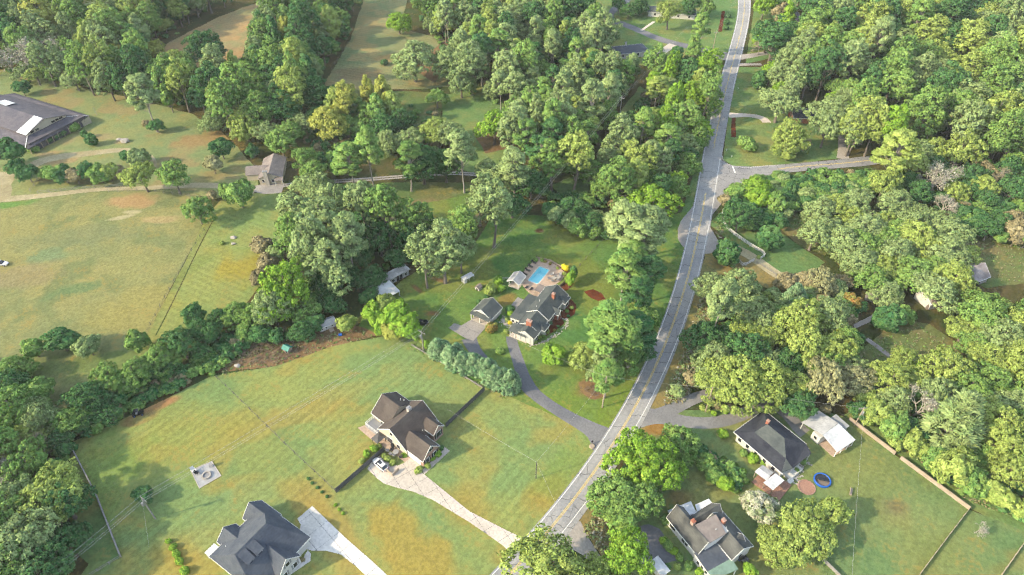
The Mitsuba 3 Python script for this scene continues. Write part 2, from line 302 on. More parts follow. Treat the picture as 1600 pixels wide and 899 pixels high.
field('pine_straw', 'mat_pinestraw', [(320, 585), (330, 568), (390, 560), (440, 540), (490, 520), (540, 505), (575, 515), (590, 524), (520, 541), (430, 573)], .056, .5, 23)
field('pine_straw', 'mat_pinestraw', [(905, 598), (930, 588), (948, 600), (946, 620), (925, 626), (908, 615)], .058, .5, 24)
field('pine_straw', 'mat_pinestraw', [(640, 105), (700, 60), (720, 70), (690, 110), (680, 130)], .044, .5, 25)
field('pine_straw', 'mat_pinestraw', [(740, 210), (790, 195), (800, 230), (760, 240)], .044, .5, 26)

# ------------------------------------------------------------------ roads
LE = ats([(1154, 0), (1139, 76), (1122, 150), (1100, 244.5), (1081, 329), (1061, 421.6), (1014, 560), (993.4, 602.7), (950, 678.8), (893.4, 756.7), (849.4, 808.8), (813, 851.5)])
RE = ats([(1172, 0), (1159, 76), (1144, 150), (1129, 244.5), (1106, 340), (1086, 440), (1048, 560), (1033.4, 593), (990.7, 676), (940, 754), (896, 808.8), (859.8, 853)])
cl, cr = np.polyfit(LE[:, 1], LE[:, 0], 4), np.polyfit(RE[:, 1], RE[:, 0], 4)
ys = np.arange(46, 520, 2.0)
lx, rx = np.polyval(cl, ys), np.polyval(cr, ys)
cxs = (lx + rx) / 2
def road_line(off, w, z, y0=46, y1=520, side=0):
    """A strip along the road: off metres from the edge line or centre line."""
    k = (ys >= y0) & (ys <= y1)
    c = np.c_[(lx if side < 0 else rx if side > 0 else cxs)[k], ys[k]]
    t = np.gradient(c, axis=0); t /= np.linalg.norm(t, axis=1, keepdims=True); nr = np.c_[t[:, 1], -t[:, 0]]
    c = c + nr * off; L, R_ = c - nr * w / 2, c + nr * w / 2
    m = len(c); i = np.arange(m - 1)
    return np.c_[np.vstack([L, R_]), np.full(2 * m, z)], np.vstack([np.c_[i, m + i + 1, m + i], np.c_[i, i + 1, m + i + 1]])
tt = np.gradient(np.c_[cxs, ys], axis=0); tt /= np.linalg.norm(tt, axis=1, keepdims=True); nn = np.c_[tt[:, 1], -tt[:, 0]]
wl = np.abs(((lx - cxs) * nn[:, 0]))
EL = np.c_[lx, ys] - nn * .42
ER = np.c_[rx, ys] + nn * np.clip(1.3 - (ys - 80) / 90, .5, 1.3)[:, None]
ROAD = Polygon(np.vstack([EL, ER[::-1]])).buffer(0)
JUNCTION = Polygon(ats([(1127, 250), (1135, 256), (1144, 259.5), (1174, 261), (1215, 258), (1299, 251), (1350, 245), (1420, 236), (1500, 228), (1500, 240), (1420, 250), (1350, 260), (1274, 266), (1227, 270.6), (1195, 276), (1170, 285), (1148, 300), (1128, 318), (1114, 335), (1104, 348), (1098, 340), (1110, 290)])).buffer(0)
m_ = len(ys); along = np.r_[0, np.cumsum(np.linalg.norm(np.diff(np.c_[cxs, ys], axis=0), axis=1))]
ts = np.linspace(0, 1, 9); RV = np.concatenate([np.c_[EL * (1 - t) + ER * t, np.full(m_, .10)] for t in ts])
RI = np.arange(m_ - 1); RF = np.vstack([np.vstack([np.c_[k * m_ + RI, (k + 1) * m_ + RI, (k + 1) * m_ + RI + 1], np.c_[k * m_ + RI, (k + 1) * m_ + RI + 1, k * m_ + RI + 1]]) for k in range(8)])
scene[key('road')] = mikit.ply((RV, RF), 'mat_road', uv=np.concatenate([np.c_[np.full(m_, t), along] for t in ts])); labels['road'] = {'kind': 'structure'}
structure('side_road', sheet(JUNCTION.difference(ROAD), .098), 'mat_sideroad')
RD = scene  # markings are children of the road
def mark(mesh, mat, name='road__marking'):
    scene[key(name)] = mikit.ply(mesh, mat)
mark(road_line(0.02, .16, .112, side=-1), 'mat_white_paint')
mark(road_line(-.02, .16, .112, 46, 238, side=1), 'mat_white_paint')
mark(road_line(-.02, .16, .112, 300, 520, side=1), 'mat_white_paint')
mark(road_line(-.17, .14, .112, 46, 214), 'mat_yellow_paint')
mark(road_line(.17, .14, .112, 46, 214), 'mat_yellow_paint')
mark(road_line(.17, .14, .112, 246, 520), 'mat_yellow_paint')
for y0 in range(250, 500, 12):
    mark(road_line(-.17, .14, .112, y0, y0 + 4), 'mat_yellow_paint')
for off in (-.12, .12):
    c = ats([(1215, 265), (1232, 262.5), (1299, 257), (1350, 252), (1420, 243)]); c[:, 1] += off
    v, f, _ = ribbon(c, .14); mark((np.c_[v, np.full(len(v), .112)], f), 'mat_yellow_paint', 'side_road__marking')
v, f, _ = ribbon(ats([(1144.5, 260), (1148.5, 271)]), .5); mark((np.c_[v, np.full(len(v), .112)], f), 'mat_white_paint', 'side_road__stop_line')
# smoother white corner line from the road into the side road
v, f, _ = ribbon(ats([(1129.5, 243), (1129.5, 250), (1136, 256), (1146, 259.8), (1174, 261.8), (1215, 258.8)]), .13); mark((np.c_[v, np.full(len(v), .112)], f), 'mat_white_paint', 'side_road__marking')

def paved(name, mat, px, z=.07, amp=.12):
    p = ragged(ats(px), amp, 1.2, 5).difference(ROAD); return structure(name, sheet(p, z), mat)
def path(name, mat, px, width, z=.07):
    v, f, p = ribbon(ats(px), width); p = p.difference(ROAD); return structure(name, sheet(p, z), mat)
paved('gravel_shoulder', 'mat_gravel', [(1083, 322), (1064, 345), (1059, 357), (1059, 374), (1066, 386), (1078, 386), (1092, 330)])
paved('gravel_shoulder', 'mat_gravel', [(1108, 352), (1122, 376), (1141, 378), (1156, 388), (1153, 394), (1124, 394), (1100, 398), (1094, 380)])
path('dirt_drive', 'mat_track', [(1140, 386), (1165, 396), (1195, 416), (1230, 438)], [4.4, 4.0, 4.0, 4.0], .068)
path('dirt_track', 'mat_track', [(240, 262), (225, 240), (200, 235), (140, 240), (90, 246), (60, 254), (40, 266), (12, 278), (-30, 290)], [2, 2.5, 3.2, 4.2, 5, 5.5, 5.5, 6, 7], .06)
paved('dirt_yard', 'mat_track', [(-40, 262), (10, 270), (28, 274), (20, 285), (16, 312), (-40, 312)], .058, .6)
path('dirt_track', 'mat_track', [(-40, 314), (0, 312), (80, 304.5), (160, 296), (230, 294), (300, 290), (345, 291), (400, 299)], [4, 4, 3, 2.6, 2.6, 3.4, 3.6, 4.5], .062)
paved('gravel_drive', 'mat_gravel', [(395, 292), (420, 286), (445, 287), (440, 302), (412, 304), (398, 301)], .064, .3)
for o in (0, 3.2): path('wheel_track', 'mat_gravel', [(440, 292 - o), (480, 288 - o), (560, 283 - o), (640, 277 - o), (700, 273 - o), (760, 277 - o)], 1.0, .066)
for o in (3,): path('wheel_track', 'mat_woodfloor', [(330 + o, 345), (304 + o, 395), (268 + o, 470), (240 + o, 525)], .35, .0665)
path('street', 'mat_drive', [(966, -10), (962, 14), (952, 28), (979, 40), (1012, 54), (1046, 66), (1075, 73), (1110, 82), (1142, 90)], [5, 5, 5.5, 5.5, 5.5, 6, 6, 6, 11], .06)
path('concrete_drive', 'mat_concrete', [(1052, 70), (1040, 78), (1022, 92)], [5, 4.5, 4.5], .064)
path('front_walk', 'mat_concrete', [(1002, 48), (1022, 34)], 1.6, .064)
path('front_walk', 'mat_concrete', [(1022, 86), (1002, 78)], 1.6, .064)
path('gravel_drive', 'mat_gravel', [(1152, 90), (1181, 86), (1215, 80), (1250, 76)], [6, 4, 4, 4], .06)
path('gravel_drive', 'mat_gravel', [(1148, 101.5), (1170, 101), (1190, 101)], [4, 2.4, 2.4], .062)
path('concrete_drive', 'mat_concrete', [(1138, 180), (1165, 180.5), (1188, 184), (1198, 192)], [5, 3, 3.5, 4], .062)
path('front_walk', 'mat_gravel', [(1317, 249), (1316, 230), (1318, 208), (1330, 195)], [5, 3.2, 3.2, 3], .062)
path('asphalt_drive', 'mat_drive', [(948, 692), (925, 672), (900, 658), (866, 638), (838, 618), (822, 600), (812, 572), (803, 545), (799, 526)], [9, 4.8, 3.8, 3.4, 3.6, 4.4, 3.4, 3.2, 3.2], .07)
path('asphalt_drive', 'mat_drive', [(733, 529), (741, 546), (758, 566), (785, 586), (822, 603)], [4.5, 3.6, 3.4, 3.4, 3.6], .069)
path('asphalt_drive', 'mat_drive_worn', [(996, 652), (1030, 652), (1070, 659), (1110, 661), (1150, 652), (1185, 637), (1210, 634), (1232, 650), (1258, 678)], [7, 4.4, 3.8, 3.6, 3.6, 3.8, 4, 3.6, 4], .07)
path('asphalt_drive', 'mat_drive_worn', [(1030, 648), (1066, 632), (1100, 618), (1150, 616), (1190, 632)], [4, 3.6, 3.4, 3.4, 3.6], .069)
paved('concrete_apron', 'mat_gravel', [(855, 856), (880, 834), (900, 812), (908, 816), (918, 838), (942, 875), (960, 910), (920, 910), (917, 871), (898, 861), (879, 854)], .07)
paved('gravel_drive', 'mat_drive', [(992, 825), (1012, 818), (1032, 826), (1052, 862), (1058, 876), (1035, 882), (1012, 895), (996, 870)], .068, .25)
paved('gravel_drive', 'mat_gravel', [(1332, 508), (1362, 492), (1376, 478), (1350, 468), (1352, 458), (1382, 455), (1392, 468), (1384, 486), (1360, 503), (1336, 514)], .066, .3)
path('front_walk', 'mat_gravel', [(1354, 530), (1372, 543), (1390, 557)], 1.6, .066)

def slabs(holder, mat, poly, deg, du, dv, z=.11, seed=0, gap=.08, off=(0, 0)):
    """A cast drive in separate slabs, their joints a few centimetres wide."""
    rng = np.random.default_rng(seed)
    o = np.array(poly.centroid.coords[0]); a = math.radians(deg); X, Y = np.array([math.cos(a), math.sin(a)]), np.array([-math.sin(a), math.cos(a)])
    r = np.asarray(poly.exterior.coords) - o; u, v = r @ X, r @ Y
    for i in range(int(math.floor(u.min() / du)) - 1, int(math.ceil(u.max() / du)) + 1):
        for j in range(int(math.floor(v.min() / dv)) - 1, int(math.ceil(v.max() / dv)) + 1):
            q = [(i * du + gap / 2 + off[0], j * dv + gap / 2 + off[1]), ((i + 1) * du - gap / 2 + off[0], j * dv + gap / 2 + off[1]), ((i + 1) * du - gap / 2 + off[0], (j + 1) * dv - gap / 2 + off[1]), (i * du + gap / 2 + off[0], (j + 1) * dv - gap / 2 + off[1])]
            c = Polygon([o + X * s + Y * t for s, t in q]).intersection(poly)
            for gm in getattr(c, 'geoms', [c]):
                if gm.geom_type == 'Polygon' and gm.area > .4:
                    scene[key(holder + '__slab')] = mikit.ply(prism(gm, 0.0, z + rng.uniform(-.006, .006)), mat)
    labels[holder] = {'kind': 'structure'}
    scene[holder] = mikit.ply(sheet(poly, .075), 'mat_drive')
D1 = Polygon(ats([(574, 733), (588, 747), (600, 756), (622, 763), (647, 769), (677, 782), (733, 816), (775, 845), (786, 853), (795, 862), (815, 841), (806, 836), (797, 832), (733, 799), (663, 742), (656, 736), (661, 724), (650, 712), (641, 716), (633, 723), (622, 728), (612, 727), (600, 718), (591, 712), (582, 720)])).difference(ROAD).buffer(0)
slabs(key('driveway'), 'mat_concrete', D1, -56, 3.9, 3.6, seed=1, off=(0, 1.8))
D2 = Polygon(ats([(488, 791), (465, 811), (470, 821), (468, 829), (460, 844), (478, 858), (487, 861), (510, 861), (533, 867), (557, 886), (580, 908), (620, 950), (650, 950), (607, 901), (580, 876), (540, 841)])).buffer(0)
slabs(key('driveway'), 'mat_concrete_new', D2, -45, 4.2, 4.0, seed=2)
D3 = Polygon(ats([(701, 513), (710, 505.5), (721, 509), (736, 500), (765, 506), (740, 533), (727, 529)])).buffer(0)
slabs(key('driveway'), 'mat_gravel', D3, 57, 4.5, 4.5, seed=3)
W1 = Polygon(ats([(663, 742), (703, 705), (692, 697), (688, 700), (691, 705), (660, 735)])).buffer(0)
structure('front_walk', prism(W1, 0, .12), 'mat_concrete')
W2 = Polygon(ats([(481, 860), (486, 866), (485, 877), (462, 893), (430, 915), (425, 910), (455, 890), (474, 875), (476, 868)])).buffer(0)
structure('front_walk', prism(W2, 0, .12), 'mat_concrete_new')

# ------------------------------------------------------------------ building materials
def shingle(c1, c2, seed, streak=.25):
    def fn(p, n, uv):
        a = noise(p.x * 3.1 + seed, p.y * 3.1, p.z * 3.1)
        b = fbm(p.x / 2.6 + seed, p.y / 2.6, p.z / 2.6, 3)
        c = noise(p.x * 1.1, p.y * 1.1, p.z * 7.0 + seed)
        return mix(c1, c2, smoothstep(.3, .7, b)) * (.72 + .24 * a + .2 * c + .16 * fbm(p.x / 1.1 + seed, p.y / 1.1, p.z * .2, 2))
    return fn
diffuse('mat_roof_brown', shingle((.085, .07, .064), (.115, .096, .085), 1), .9)
diffuse('mat_roof_navy', shingle((.07, .085, .115), (.10, .115, .14), 2), .88)
diffuse('mat_roof_slate', shingle((.075, .09, .095), (.11, .125, .12), 3), .88)
diffuse('mat_roof_black', shingle((.030, .034, .05), (.05, .055, .07), 4), .85)
diffuse('mat_roof_worn', shingle((.05, .055, .06), (.125, .13, .125), 5), .9)
diffuse('mat_roof_tan', shingle((.22, .19, .18), (.28, .24, .22), 6), .9)
diffuse('mat_roof_barn', shingle((.095, .088, .11), (.13, .115, .13), 7), .6)
diffuse('mat_roof_old', shingle((.36, .36, .355), (.55, .55, .54), 8), .85)
diffuse('mat_metal_white', shingle((.60, .62, .64), (.72, .74, .76), 9), .5)
diffuse('mat_metal_grey', shingle((.36, .37, .38), (.46, .46, .46), 10), .6)
diffuse('mat_metal_green', shingle((.16, .25, .20), (.20, .30, .24), 11), .6)
diffuse('mat_thatch', shingle((.25, .22, .22), (.42, .38, .38), 12), .95)
diffuse('mat_brick', shingle((.40, .25, .20), (.52, .36, .30), 13), .9)
diffuse('mat_brick_red', shingle((.33, .12, .08), (.42, .17, .11), 14), .9)
diffuse('mat_siding', lambda p, n, uv: C3(.70, .69, .65) * (.9 + .1 * noise(p.x * .9, p.y * .9, p.z * 8)), .7)
diffuse('mat_siding_cream', lambda p, n, uv: C3(.62, .55, .42) * (.88 + .14 * noise(p.x * .9, p.y * .9, p.z * 8)), .8)
diffuse('mat_trim', (.80, .80, .78), .6)
diffuse('mat_glass', (.03, .035, .045), .08, .8)
diffuse('mat_dark', (.03, .03, .033), .6)
diffuse('mat_black_gloss', (.015, .016, .02), .15, .6)
diffuse('mat_white_gloss', (.80, .81, .82), .2, .6)
diffuse('mat_grey', (.33, .33, .34), .7)
diffuse('mat_pale_wood', lambda p, n, uv: mix((.36, .29, .22), (.52, .43, .34), noise(p.x * 1.3, p.y * 1.3, p.z * 3)), .85)
diffuse('mat_dark_wood', lambda p, n, uv: mix((.085, .085, .085), (.15, .145, .14), noise(p.x * 1.6, p.y * 1.6, p.z * 2)), .85)
diffuse('mat_grey_wood', lambda p, n, uv: mix((.25, .24, .23), (.40, .38, .36), noise(p.x * 1.6, p.y * 1.6, p.z * 2)), .85)
diffuse('mat_deck', lambda p, n, uv: mix((.35, .19, .14), (.46, .27, .20), noise(p.x * 5, p.y * 5, 2)), .85)
diffuse('mat_paver', lambda p, n, uv: mix((.45, .33, .25), (.60, .46, .36), noise(p.x * 2.5, p.y * 2.5, 2)), .85)
diffuse('mat_green_paint', (.06, .27, .22), .6)
diffuse('mat_blue', (.03, .14, .55), .4)
diffuse('mat_red', (.45, .07, .05), .5)
diffuse('mat_stone', lambda p, n, uv: mix((.34, .30, .27), (.55, .52, .47), noise(p.x * 2, p.y * 2, 5)), .9)
diffuse('mat_pool_shell', (.36, .98, 1.1))
diffuse('mat_metal', (.45, .46, .47), .4, metallic=.6)

UP = .10
def rects_windows(fr, t, items):
    """Windows (x, y, z, heading of the wall's outward normal in degrees, width, height): frame part with a pane under it."""
    for x, y, z, dg, w, h in items:
        f2 = Frame(fr.w([[x, y, 0]])[0], math.degrees(fr.a) + dg)   # x outward
        k = part(t, 'window', f2.W(box_vf((.03, 0, z), (.12, w + .24, h + .24))), 'mat_trim')
        part(k, 'pane', f2.W(box_vf((.075, 0, z), (.06, w, h))), 'mat_glass')
def shutters(fr, t, items, mat='mat_dark'):
    for x, y, z, dg, w, h in items:
        f2 = Frame(fr.w([[x, y, 0]])[0], math.degrees(fr.a) + dg)
        for s in (-1, 1):
            part(t, 'shutter', f2.W(box_vf((.04, s * (w / 2 + .36), z), (.07, .36, h + .2))), mat)
def gable(fr, t, x0, x1, y0, y1, ze, zr, axis='x', wall='mat_siding', roof='mat_roof_brown', o=.35, oe=.3, base=0.0, ends=(1, 1), trim='mat_trim', ym=None, walls=True, eaves=(1, 1)):
    """A block with a ridge along one local axis: walls to the gables, a roof of two thick slopes, eave and rake boards."""
    if axis == 'y':
        P = lambda s, a, z: (a, s, z); s0, s1, a0, a1 = y0, y1, x0, x1
    else:
        P = lambda s, a, z: (s, a, z); s0, s1, a0, a1 = x0, x1, y0, y1
    am = (a0 + a1) / 2 if ym is None else ym
    if walls:
        prof = [(a0, base), (a1, base), (a1, ze), (am, zr), (a0, ze)]
        vf = extr(prof, s0, s1, lambda V: np.array([P(*v) for v in V]))
        if axis == 'y': vf = (vf[0], vf[1][:, ::-1])
        part(t, 'wall', fr.W(vf), wall)
    for k, (a, sg) in enumerate(((a0, -1), (a1, 1))):
        m = (zr - ze) / abs(a - am); ae, z_e = a + sg * o, ze - m * o
        q = [P(s0 - oe * ends[0], ae, z_e + UP), P(s1 + oe * ends[1], ae, z_e + UP), P(s1 + oe * ends[1], am, zr + UP), P(s0 - oe * ends[0], am, zr + UP)]
        r = part(t, 'roof', fr.W(slab(q, .16)), roof)
        if trim:
            n = 0
            mb = MB()
            if eaves[k]:
                c = ((s0 - oe * ends[0] + s1 + oe * ends[1]) / 2, ae + sg * .05, z_e + UP - .12); d = (s1 - s0 + oe * (ends[0] + ends[1]), .09, .22)
                mb.add(*box_vf(P(*c), tuple(abs(i) for i in P(*d)))); n = 1
            for e, (s, sgn) in enumerate(((s0, -1), (s1, 1))):
                if ends[e]:
                    se = s + sgn * (oe + .0)
                    q = [P(se - .01 * sgn, ae, z_e + UP + .02), P(se + .08 * sgn, ae, z_e + UP + .02), P(se + .08 * sgn, am, zr + UP + .02), P(se - .01 * sgn, am, zr + UP + .02)]
                    mb.add(*slab(q, .26)); n = 1
            if n: part(r, 'fascia', fr.W(mb.mesh()), trim)
def hip(fr, t, x0, x1, y0, y1, ze, zr, r0, r1, wall='mat_siding', roof='mat_roof_navy', o=.4, base=0.0, trim='mat_trim', walls=True, axis='x'):
    """A hip roof on a rectangular block; the ridge runs along x from r0 to r1 at mid depth (axis 'y': along y)."""
    if walls: part(t, 'wall', fr.W(box_vf(((x0 + x1) / 2, (y0 + y1) / 2, (base + ze) / 2), (x1 - x0, y1 - y0, ze - base))), wall)
    X0, X1, Y0, Y1 = x0 - o, x1 + o, y0 - o, y1 + o
    z = ze - .02
    A, Bc, Cc, D = (X0, Y0, z), (X1, Y0, z), (X1, Y1, z), (X0, Y1, z)
    if axis == 'x': R0, R1 = (r0, (y0 + y1) / 2, zr), (r1, (y0 + y1) / 2, zr); faces = [[A, Bc, R1, R0], [Cc, D, R0, R1], [D, A, R0], [Bc, Cc, R1]]
    else: R0, R1 = ((x0 + x1) / 2, r0, zr), ((x0 + x1) / 2, r1, zr); faces = [[Bc, Cc, R1, R0], [D, A, R0, R1], [A, Bc, R0], [Cc, D, R1]]
    for q in faces: part(t, 'roof', fr.W(slab(q, .16)), roof)
    if trim:
        ring = Polygon([(X0 - .08, Y0 - .08), (X1 + .08, Y0 - .08), (X1 + .08, Y1 + .08), (X0 - .08, Y1 + .08)]).difference(Polygon([(X0, Y0), (X1, Y0), (X1, Y1), (X0, Y1)]))
        part(t, 'fascia', fr.W(prism(ring, z - .22, z + .03)), trim)
def posts(fr, t, pts, z0, z1, w=.16, mat='mat_trim'):
    for x, y in pts: part(t, 'post', fr.W(box_vf((x, y, (z0 + z1) / 2), (w, w, z1 - z0))), mat)
def chimney(fr, t, x, y, z0, z1, w=.8, d=.8, mat='mat_brick_red', cap='mat_grey'):
    k = part(t, 'chimney', fr.W(box_vf((x, y, (z0 + z1) / 2), (w, d, z1 - z0))), mat)
    part(k, 'cap', fr.W(join(box_vf((x, y, z1 + .06), (w + .16, d + .16, .12)), box_vf((x, y, z1 + .22), (w * .4, d * .4, .22)))), cap)
def vents(fr, t, pts):
    for x, y, z in pts: part(t, 'vent_pipe', fr.W(join(tube([(x, y, z - .3), (x, y, z + .35)], .09, 8))), 'mat_trim')

# ------------------------------------------------------------------ brick house with the long concrete drive
f1 = Frame(at(612.04, 672.72, 6.9), 51)
H1 = thing('brick_house', 'brick house with steep brown gabled roof beside the white parked car', 'house')
gable(f1, H1, 0, 10.9, -4.5, 5.3, 3.2, 7.3, 'x', 'mat_siding_cream', 'mat_roof_brown', ym=.4)
gable(f1, H1, 2.4, 10.7, 4.0, 10.2, 3.3, 6.5, 'y', 'mat_siding_cream', 'mat_roof_brown', ends=(0, 1))
gable(f1, H1, .35, 5.6, -9.9, -3.0, 3.3, 6.2, 'y', 'mat_brick', 'mat_roof_brown', ends=(1, 0))
gable(f1, H1, 7.2, 10.45, -6.9, -3.0, 3.9, 5.7, 'y', 'mat_brick', 'mat_roof_brown', ends=(1, 0))
for y0 in (-.8,): part(H1, 'roof', f1.W(slab([(5.9, -4.9, 3.1), (7.0, -4.9, 3.1), (7.0, -6.0, 2.75), (5.9, -6.0, 2.75)], .14)), 'mat_roof_brown')
rects_windows(f1, H1, [(1.7, -9.9, 1.6, -90, 1.0, 1.5), (4.3, -9.9, 1.6, -90, 1.0, 1.5), (2.98, -9.9, 4.5, -90, .9, 1.1), (8.8, -6.9, 2.0, -90, 1.5, 1.9),
                       (0, -1.6, 1.6, 180, 1.1, 1.4), (0, 1.4, 1.6, 180, 1.8, 2.0), (0, .5, 5.0, 180, .9, 1.0), (2.4, 6.6, 1.5, 180, 1.8, 2.0), (11, 8, 1.5, 0, 1, 1.4)])
shutters(f1, H1, [(1.7, -9.9, 1.6, -90, 1.0, 1.5), (4.3, -9.9, 1.6, -90, 1.0, 1.5), (2.98, -9.9, 4.5, -90, .9, 1.1), (8.8, -6.9, 2.0, -90, 1.5, 1.9)])
part(H1, 'garage_door', f1.W(box_vf((.32, -6.6, 1.2), (.12, 4.6, 2.3))), 'mat_trim')
part(H1, 'front_door', f1.W(box_vf((6.5, -4.52, 1.1), (1.0, .12, 2.1))), 'mat_dark')
chimney(f1, H1, 6.9, .9, 5.8, 8.2, 1.0, .9, 'mat_stone', 'mat_grey')
vents(f1, H1, [(8.8, 6.2, 5.4), (9.4, 5.6, 5.1), (6.3, -4.1, 3.8)])
dk = part(H1, 'rear_deck', f1.W(box_vf((.9, 7.8, .55), (2.9, 4.8, 1.1))), 'mat_grey')
mb = MB()
for q in ([(-.5, 5.5), (-.5, 10.1)], [(-.5, 10.1), (2.3, 10.1)]):
    (xa, ya), (xb, yb) = q; n = 4
    for i in range(n + 1): mb.add(*box_vf((xa + (xb - xa) * i / n, ya + (yb - ya) * i / n, 1.6), (.1, .1, 1.0)))
    mb.add(*box_vf(((xa + xb) / 2, (ya + yb) / 2, 2.1), (abs(xb - xa) + .1, abs(yb - ya) + .1, .08)))
    mb.add(*box_vf(((xa + xb) / 2, (ya + yb) / 2, 1.5), (abs(xb - xa) + .1, abs(yb - ya) + .1, .06)))
part(dk, 'railing', f1.W(mb.mesh()), 'mat_trim')
PAT = Polygon(ats([(559, 669), (573, 664), (600, 680), (630, 700), (652, 712), (645, 722), (634, 724), (612, 706), (586, 692)])).buffer(0)
structure('patio', prism(PAT, 0, .10), 'mat_paver')
t = single('patio_wall', join(f1.W(box_vf((-6.2, -3.55, .55), (.22, 4.4, 1.0))), f1.W(box_vf((-5.2, -5.7, .55), (2.2, .22, 1.0)))), 'mat_pale_wood', 'low pale wall round the seating corner of the brick house patio', 'wall')

# ------------------------------------------------------------------ house with navy shingles, lower left
f2 = Frame(at(327.98, 869, 3.2), 56.5)
H2 = thing('white_house', 'large white house with blue-grey hip roof and twin dormers, bottom left corner', 'house')
hip(f2, H2, 0.2, 14.6, -14.6, -.4, 3.3, 8.5, 2.2, 10.6, 'mat_siding', 'mat_roof_navy')
gable(f2, H2, 4.9, 10.6, -15.9, -7.6, 3.3, 6.7, 'y', 'mat_siding', 'mat_roof_navy', ends=(1, 0))
gable(f2, H2, 10.2, 15.0, -5.4, 1.0, 3.3, 5.9, 'y', 'mat_siding', 'mat_roof_navy', ends=(0, 1))
gable(f2, H2, 3.3, 7.8, -3.0, 1.2, 3.3, 5.4, 'y', 'mat_siding', 'mat_roof_navy', ends=(0, 1))
for i, xd in enumerate((3.4, 5.8)):
    d = part(H2, 'dormer', f2.W(box_vf((xd, -9.2 + .0, 5.2), (1.6, 2.6, 4.0))), 'mat_siding')
    part(d, 'roof', f2.W(slab([(xd - 1.0, -10.9, 7.3), (xd + 1.0, -10.9, 7.3), (xd + 1.0, -7.6, 8.3), (xd - 1.0, -7.6, 8.3)], .14)), 'mat_roof_navy')
    part(d, 'pane', f2.W(box_vf((xd, -10.51, 6.7), (.9, .08, .7))), 'mat_glass')
rects_windows(f2, H2, [(6.4, -15.9, 1.6, -90, .9, 1.4), (9.2, -15.9, 1.6, -90, .9, 1.4), (7.75, -15.9, 4.3, -90, .9, 1.1), (14.6, -9.0, 1.6, 0, 2.0, 1.4), (5.5, 1.2, 1.6, 90, 1, 1.3), (12.6, 1.0, 1.6, 90, 1, 1.3)])
shutters(f2, H2, [(6.4, -15.9, 1.6, -90, .9, 1.4), (9.2, -15.9, 1.6, -90, .9, 1.4), (7.75, -15.9, 4.3, -90, .9, 1.1)], 'mat_grey')
part(H2, 'garage_door', f2.W(box_vf((14.62, -9.6, 1.25), (.12, 5.0, 2.3))), 'mat_trim')
part(H2, 'porch_roof', f2.W(box_vf((1.2, .9, 2.7), (2.6, 2.0, .18))), 'mat_trim')
posts(f2, H2, [(.1, 1.7), (2.3, 1.7)], 0, 2.6)
vents(f2, H2, [(12.3, -8.8, 5.2), (3.0, -2.2, 4.8)])
gable(f2, H2, 1.0, 3.0, -15.4, -13.0, 3.0, 4.0, 'y', 'mat_siding', 'mat_roof_navy', ends=(1, 0))

# ------------------------------------------------------------------ long house with the pool
f3 = Frame(at(814.68, 501.93, 3.0), 60)
H3 = thing('long_house', 'long single-storey house with charcoal roof and two orange chimneys below the pool', 'house')
gable(f3, H3, 4.6, 17.0, -6.5, .6, 3.0, 5.3, 'x', 'mat_siding', 'mat_roof_slate')
gable(f3, H3, -1.2, 5.2, -6.3, .3, 2.9, 5.1, 'x', 'mat_siding', 'mat_roof_slate', ends=(1, 0))
part(H3, 'wall', f3.W(box_vf((5.9, 2.3, 1.3), (11.2, 3.2, 2.6))), 'mat_siding')
part(H3, 'roof', f3.W(slab([(0, .4, 3.0), (11.8, .4, 3.0), (11.8, 4.1, 2.7), (0, 4.1, 2.7)], .16)), 'mat_roof_slate')
gable(f3, H3, -4.4, -.2, -6.4, -1.0, 2.9, 4.5, 'x', 'mat_siding', 'mat_roof_slate', ym=-3.6, ends=(0, 0))
part(H3, 'porch_roof', f3.W(slab([(-5.0, -4.4, 2.75), (-5.0, 1.6, 2.75), (-2.0, 1.2, 3.7), (-2.0, -2.4, 3.7)], .16)), 'mat_roof_slate')
part(H3, 'porch_floor', f3.W(box_vf((-3.3, -1.4, .15), (2.8, 5.6, .3))), 'mat_concrete')
posts(f3, H3, [(-4.5, y) for y in (1.2, -.4, -2.0, -3.6, -5.2)], .3, 2.8, .2)
for xa, xb in ((13.4, 16.6), (.2, 2.9)):
    hip(f3, H3, xa, xb, -7.6, -5.0, 2.7, 3.9, -5.6, -4.6, 'mat_siding', 'mat_roof_slate', .25, axis='y')
gable(f3, H3, 8.4, 10.2, -7.9, -5.2, 2.7, 3.7, 'y', 'mat_brick_red', 'mat_roof_slate', ends=(1, 0), walls=False)
posts(f3, H3, [(8.5, -7.8), (10.1, -7.8)], 0, 2.7, .22)
part(H3, 'front_step', f3.W(box_vf((9.3, -7.4, .15), (2.4, 1.6, .3))), 'mat_brick_red')
part(H3, 'front_door', f3.W(box_vf((9.3, -6.52, 1.2), (1.0, .1, 2.1))), 'mat_red')
rects_windows(f3, H3, [(15, -7.6, 1.5, -90, 1.6, 1.4), (1.55, -7.6, 1.5, -90, 1.6, 1.4), (11.7, -6.5, 1.5, -90, 1.0, 1.4), (7.0, -6.5, 1.5, -90, 1.0, 1.4), (4.4, -6.5, 1.5, -90, 1.0, 1.4), (.3, 3.0, 1.4, 180, .7, .9), (.3, 1.6, 1.4, 180, .7, .9), (-2.4, -6.4, 1.5, -90, 1.4, 1.3)])
chimney(f3, H3, 12.2, -4.2, 4.2, 6.2, .9, .9, 'mat_brick_red', 'mat_brick')
chimney(f3, H3, -1.5, -3.4, 4.0, 6.1, .9, 1.6, 'mat_brick_red', 'mat_brick')
vents(f3, H3, [(9, -1.2, 4.5), (6.2, -1.6, 4.6)])
BED = 'mat_mulch'
def bed(px, seed=0, mat='mat_mulch', name='mulch_bed'):
    return structure(name, sheet(ragged(ats(px), .22, .8, seed), .075), mat)
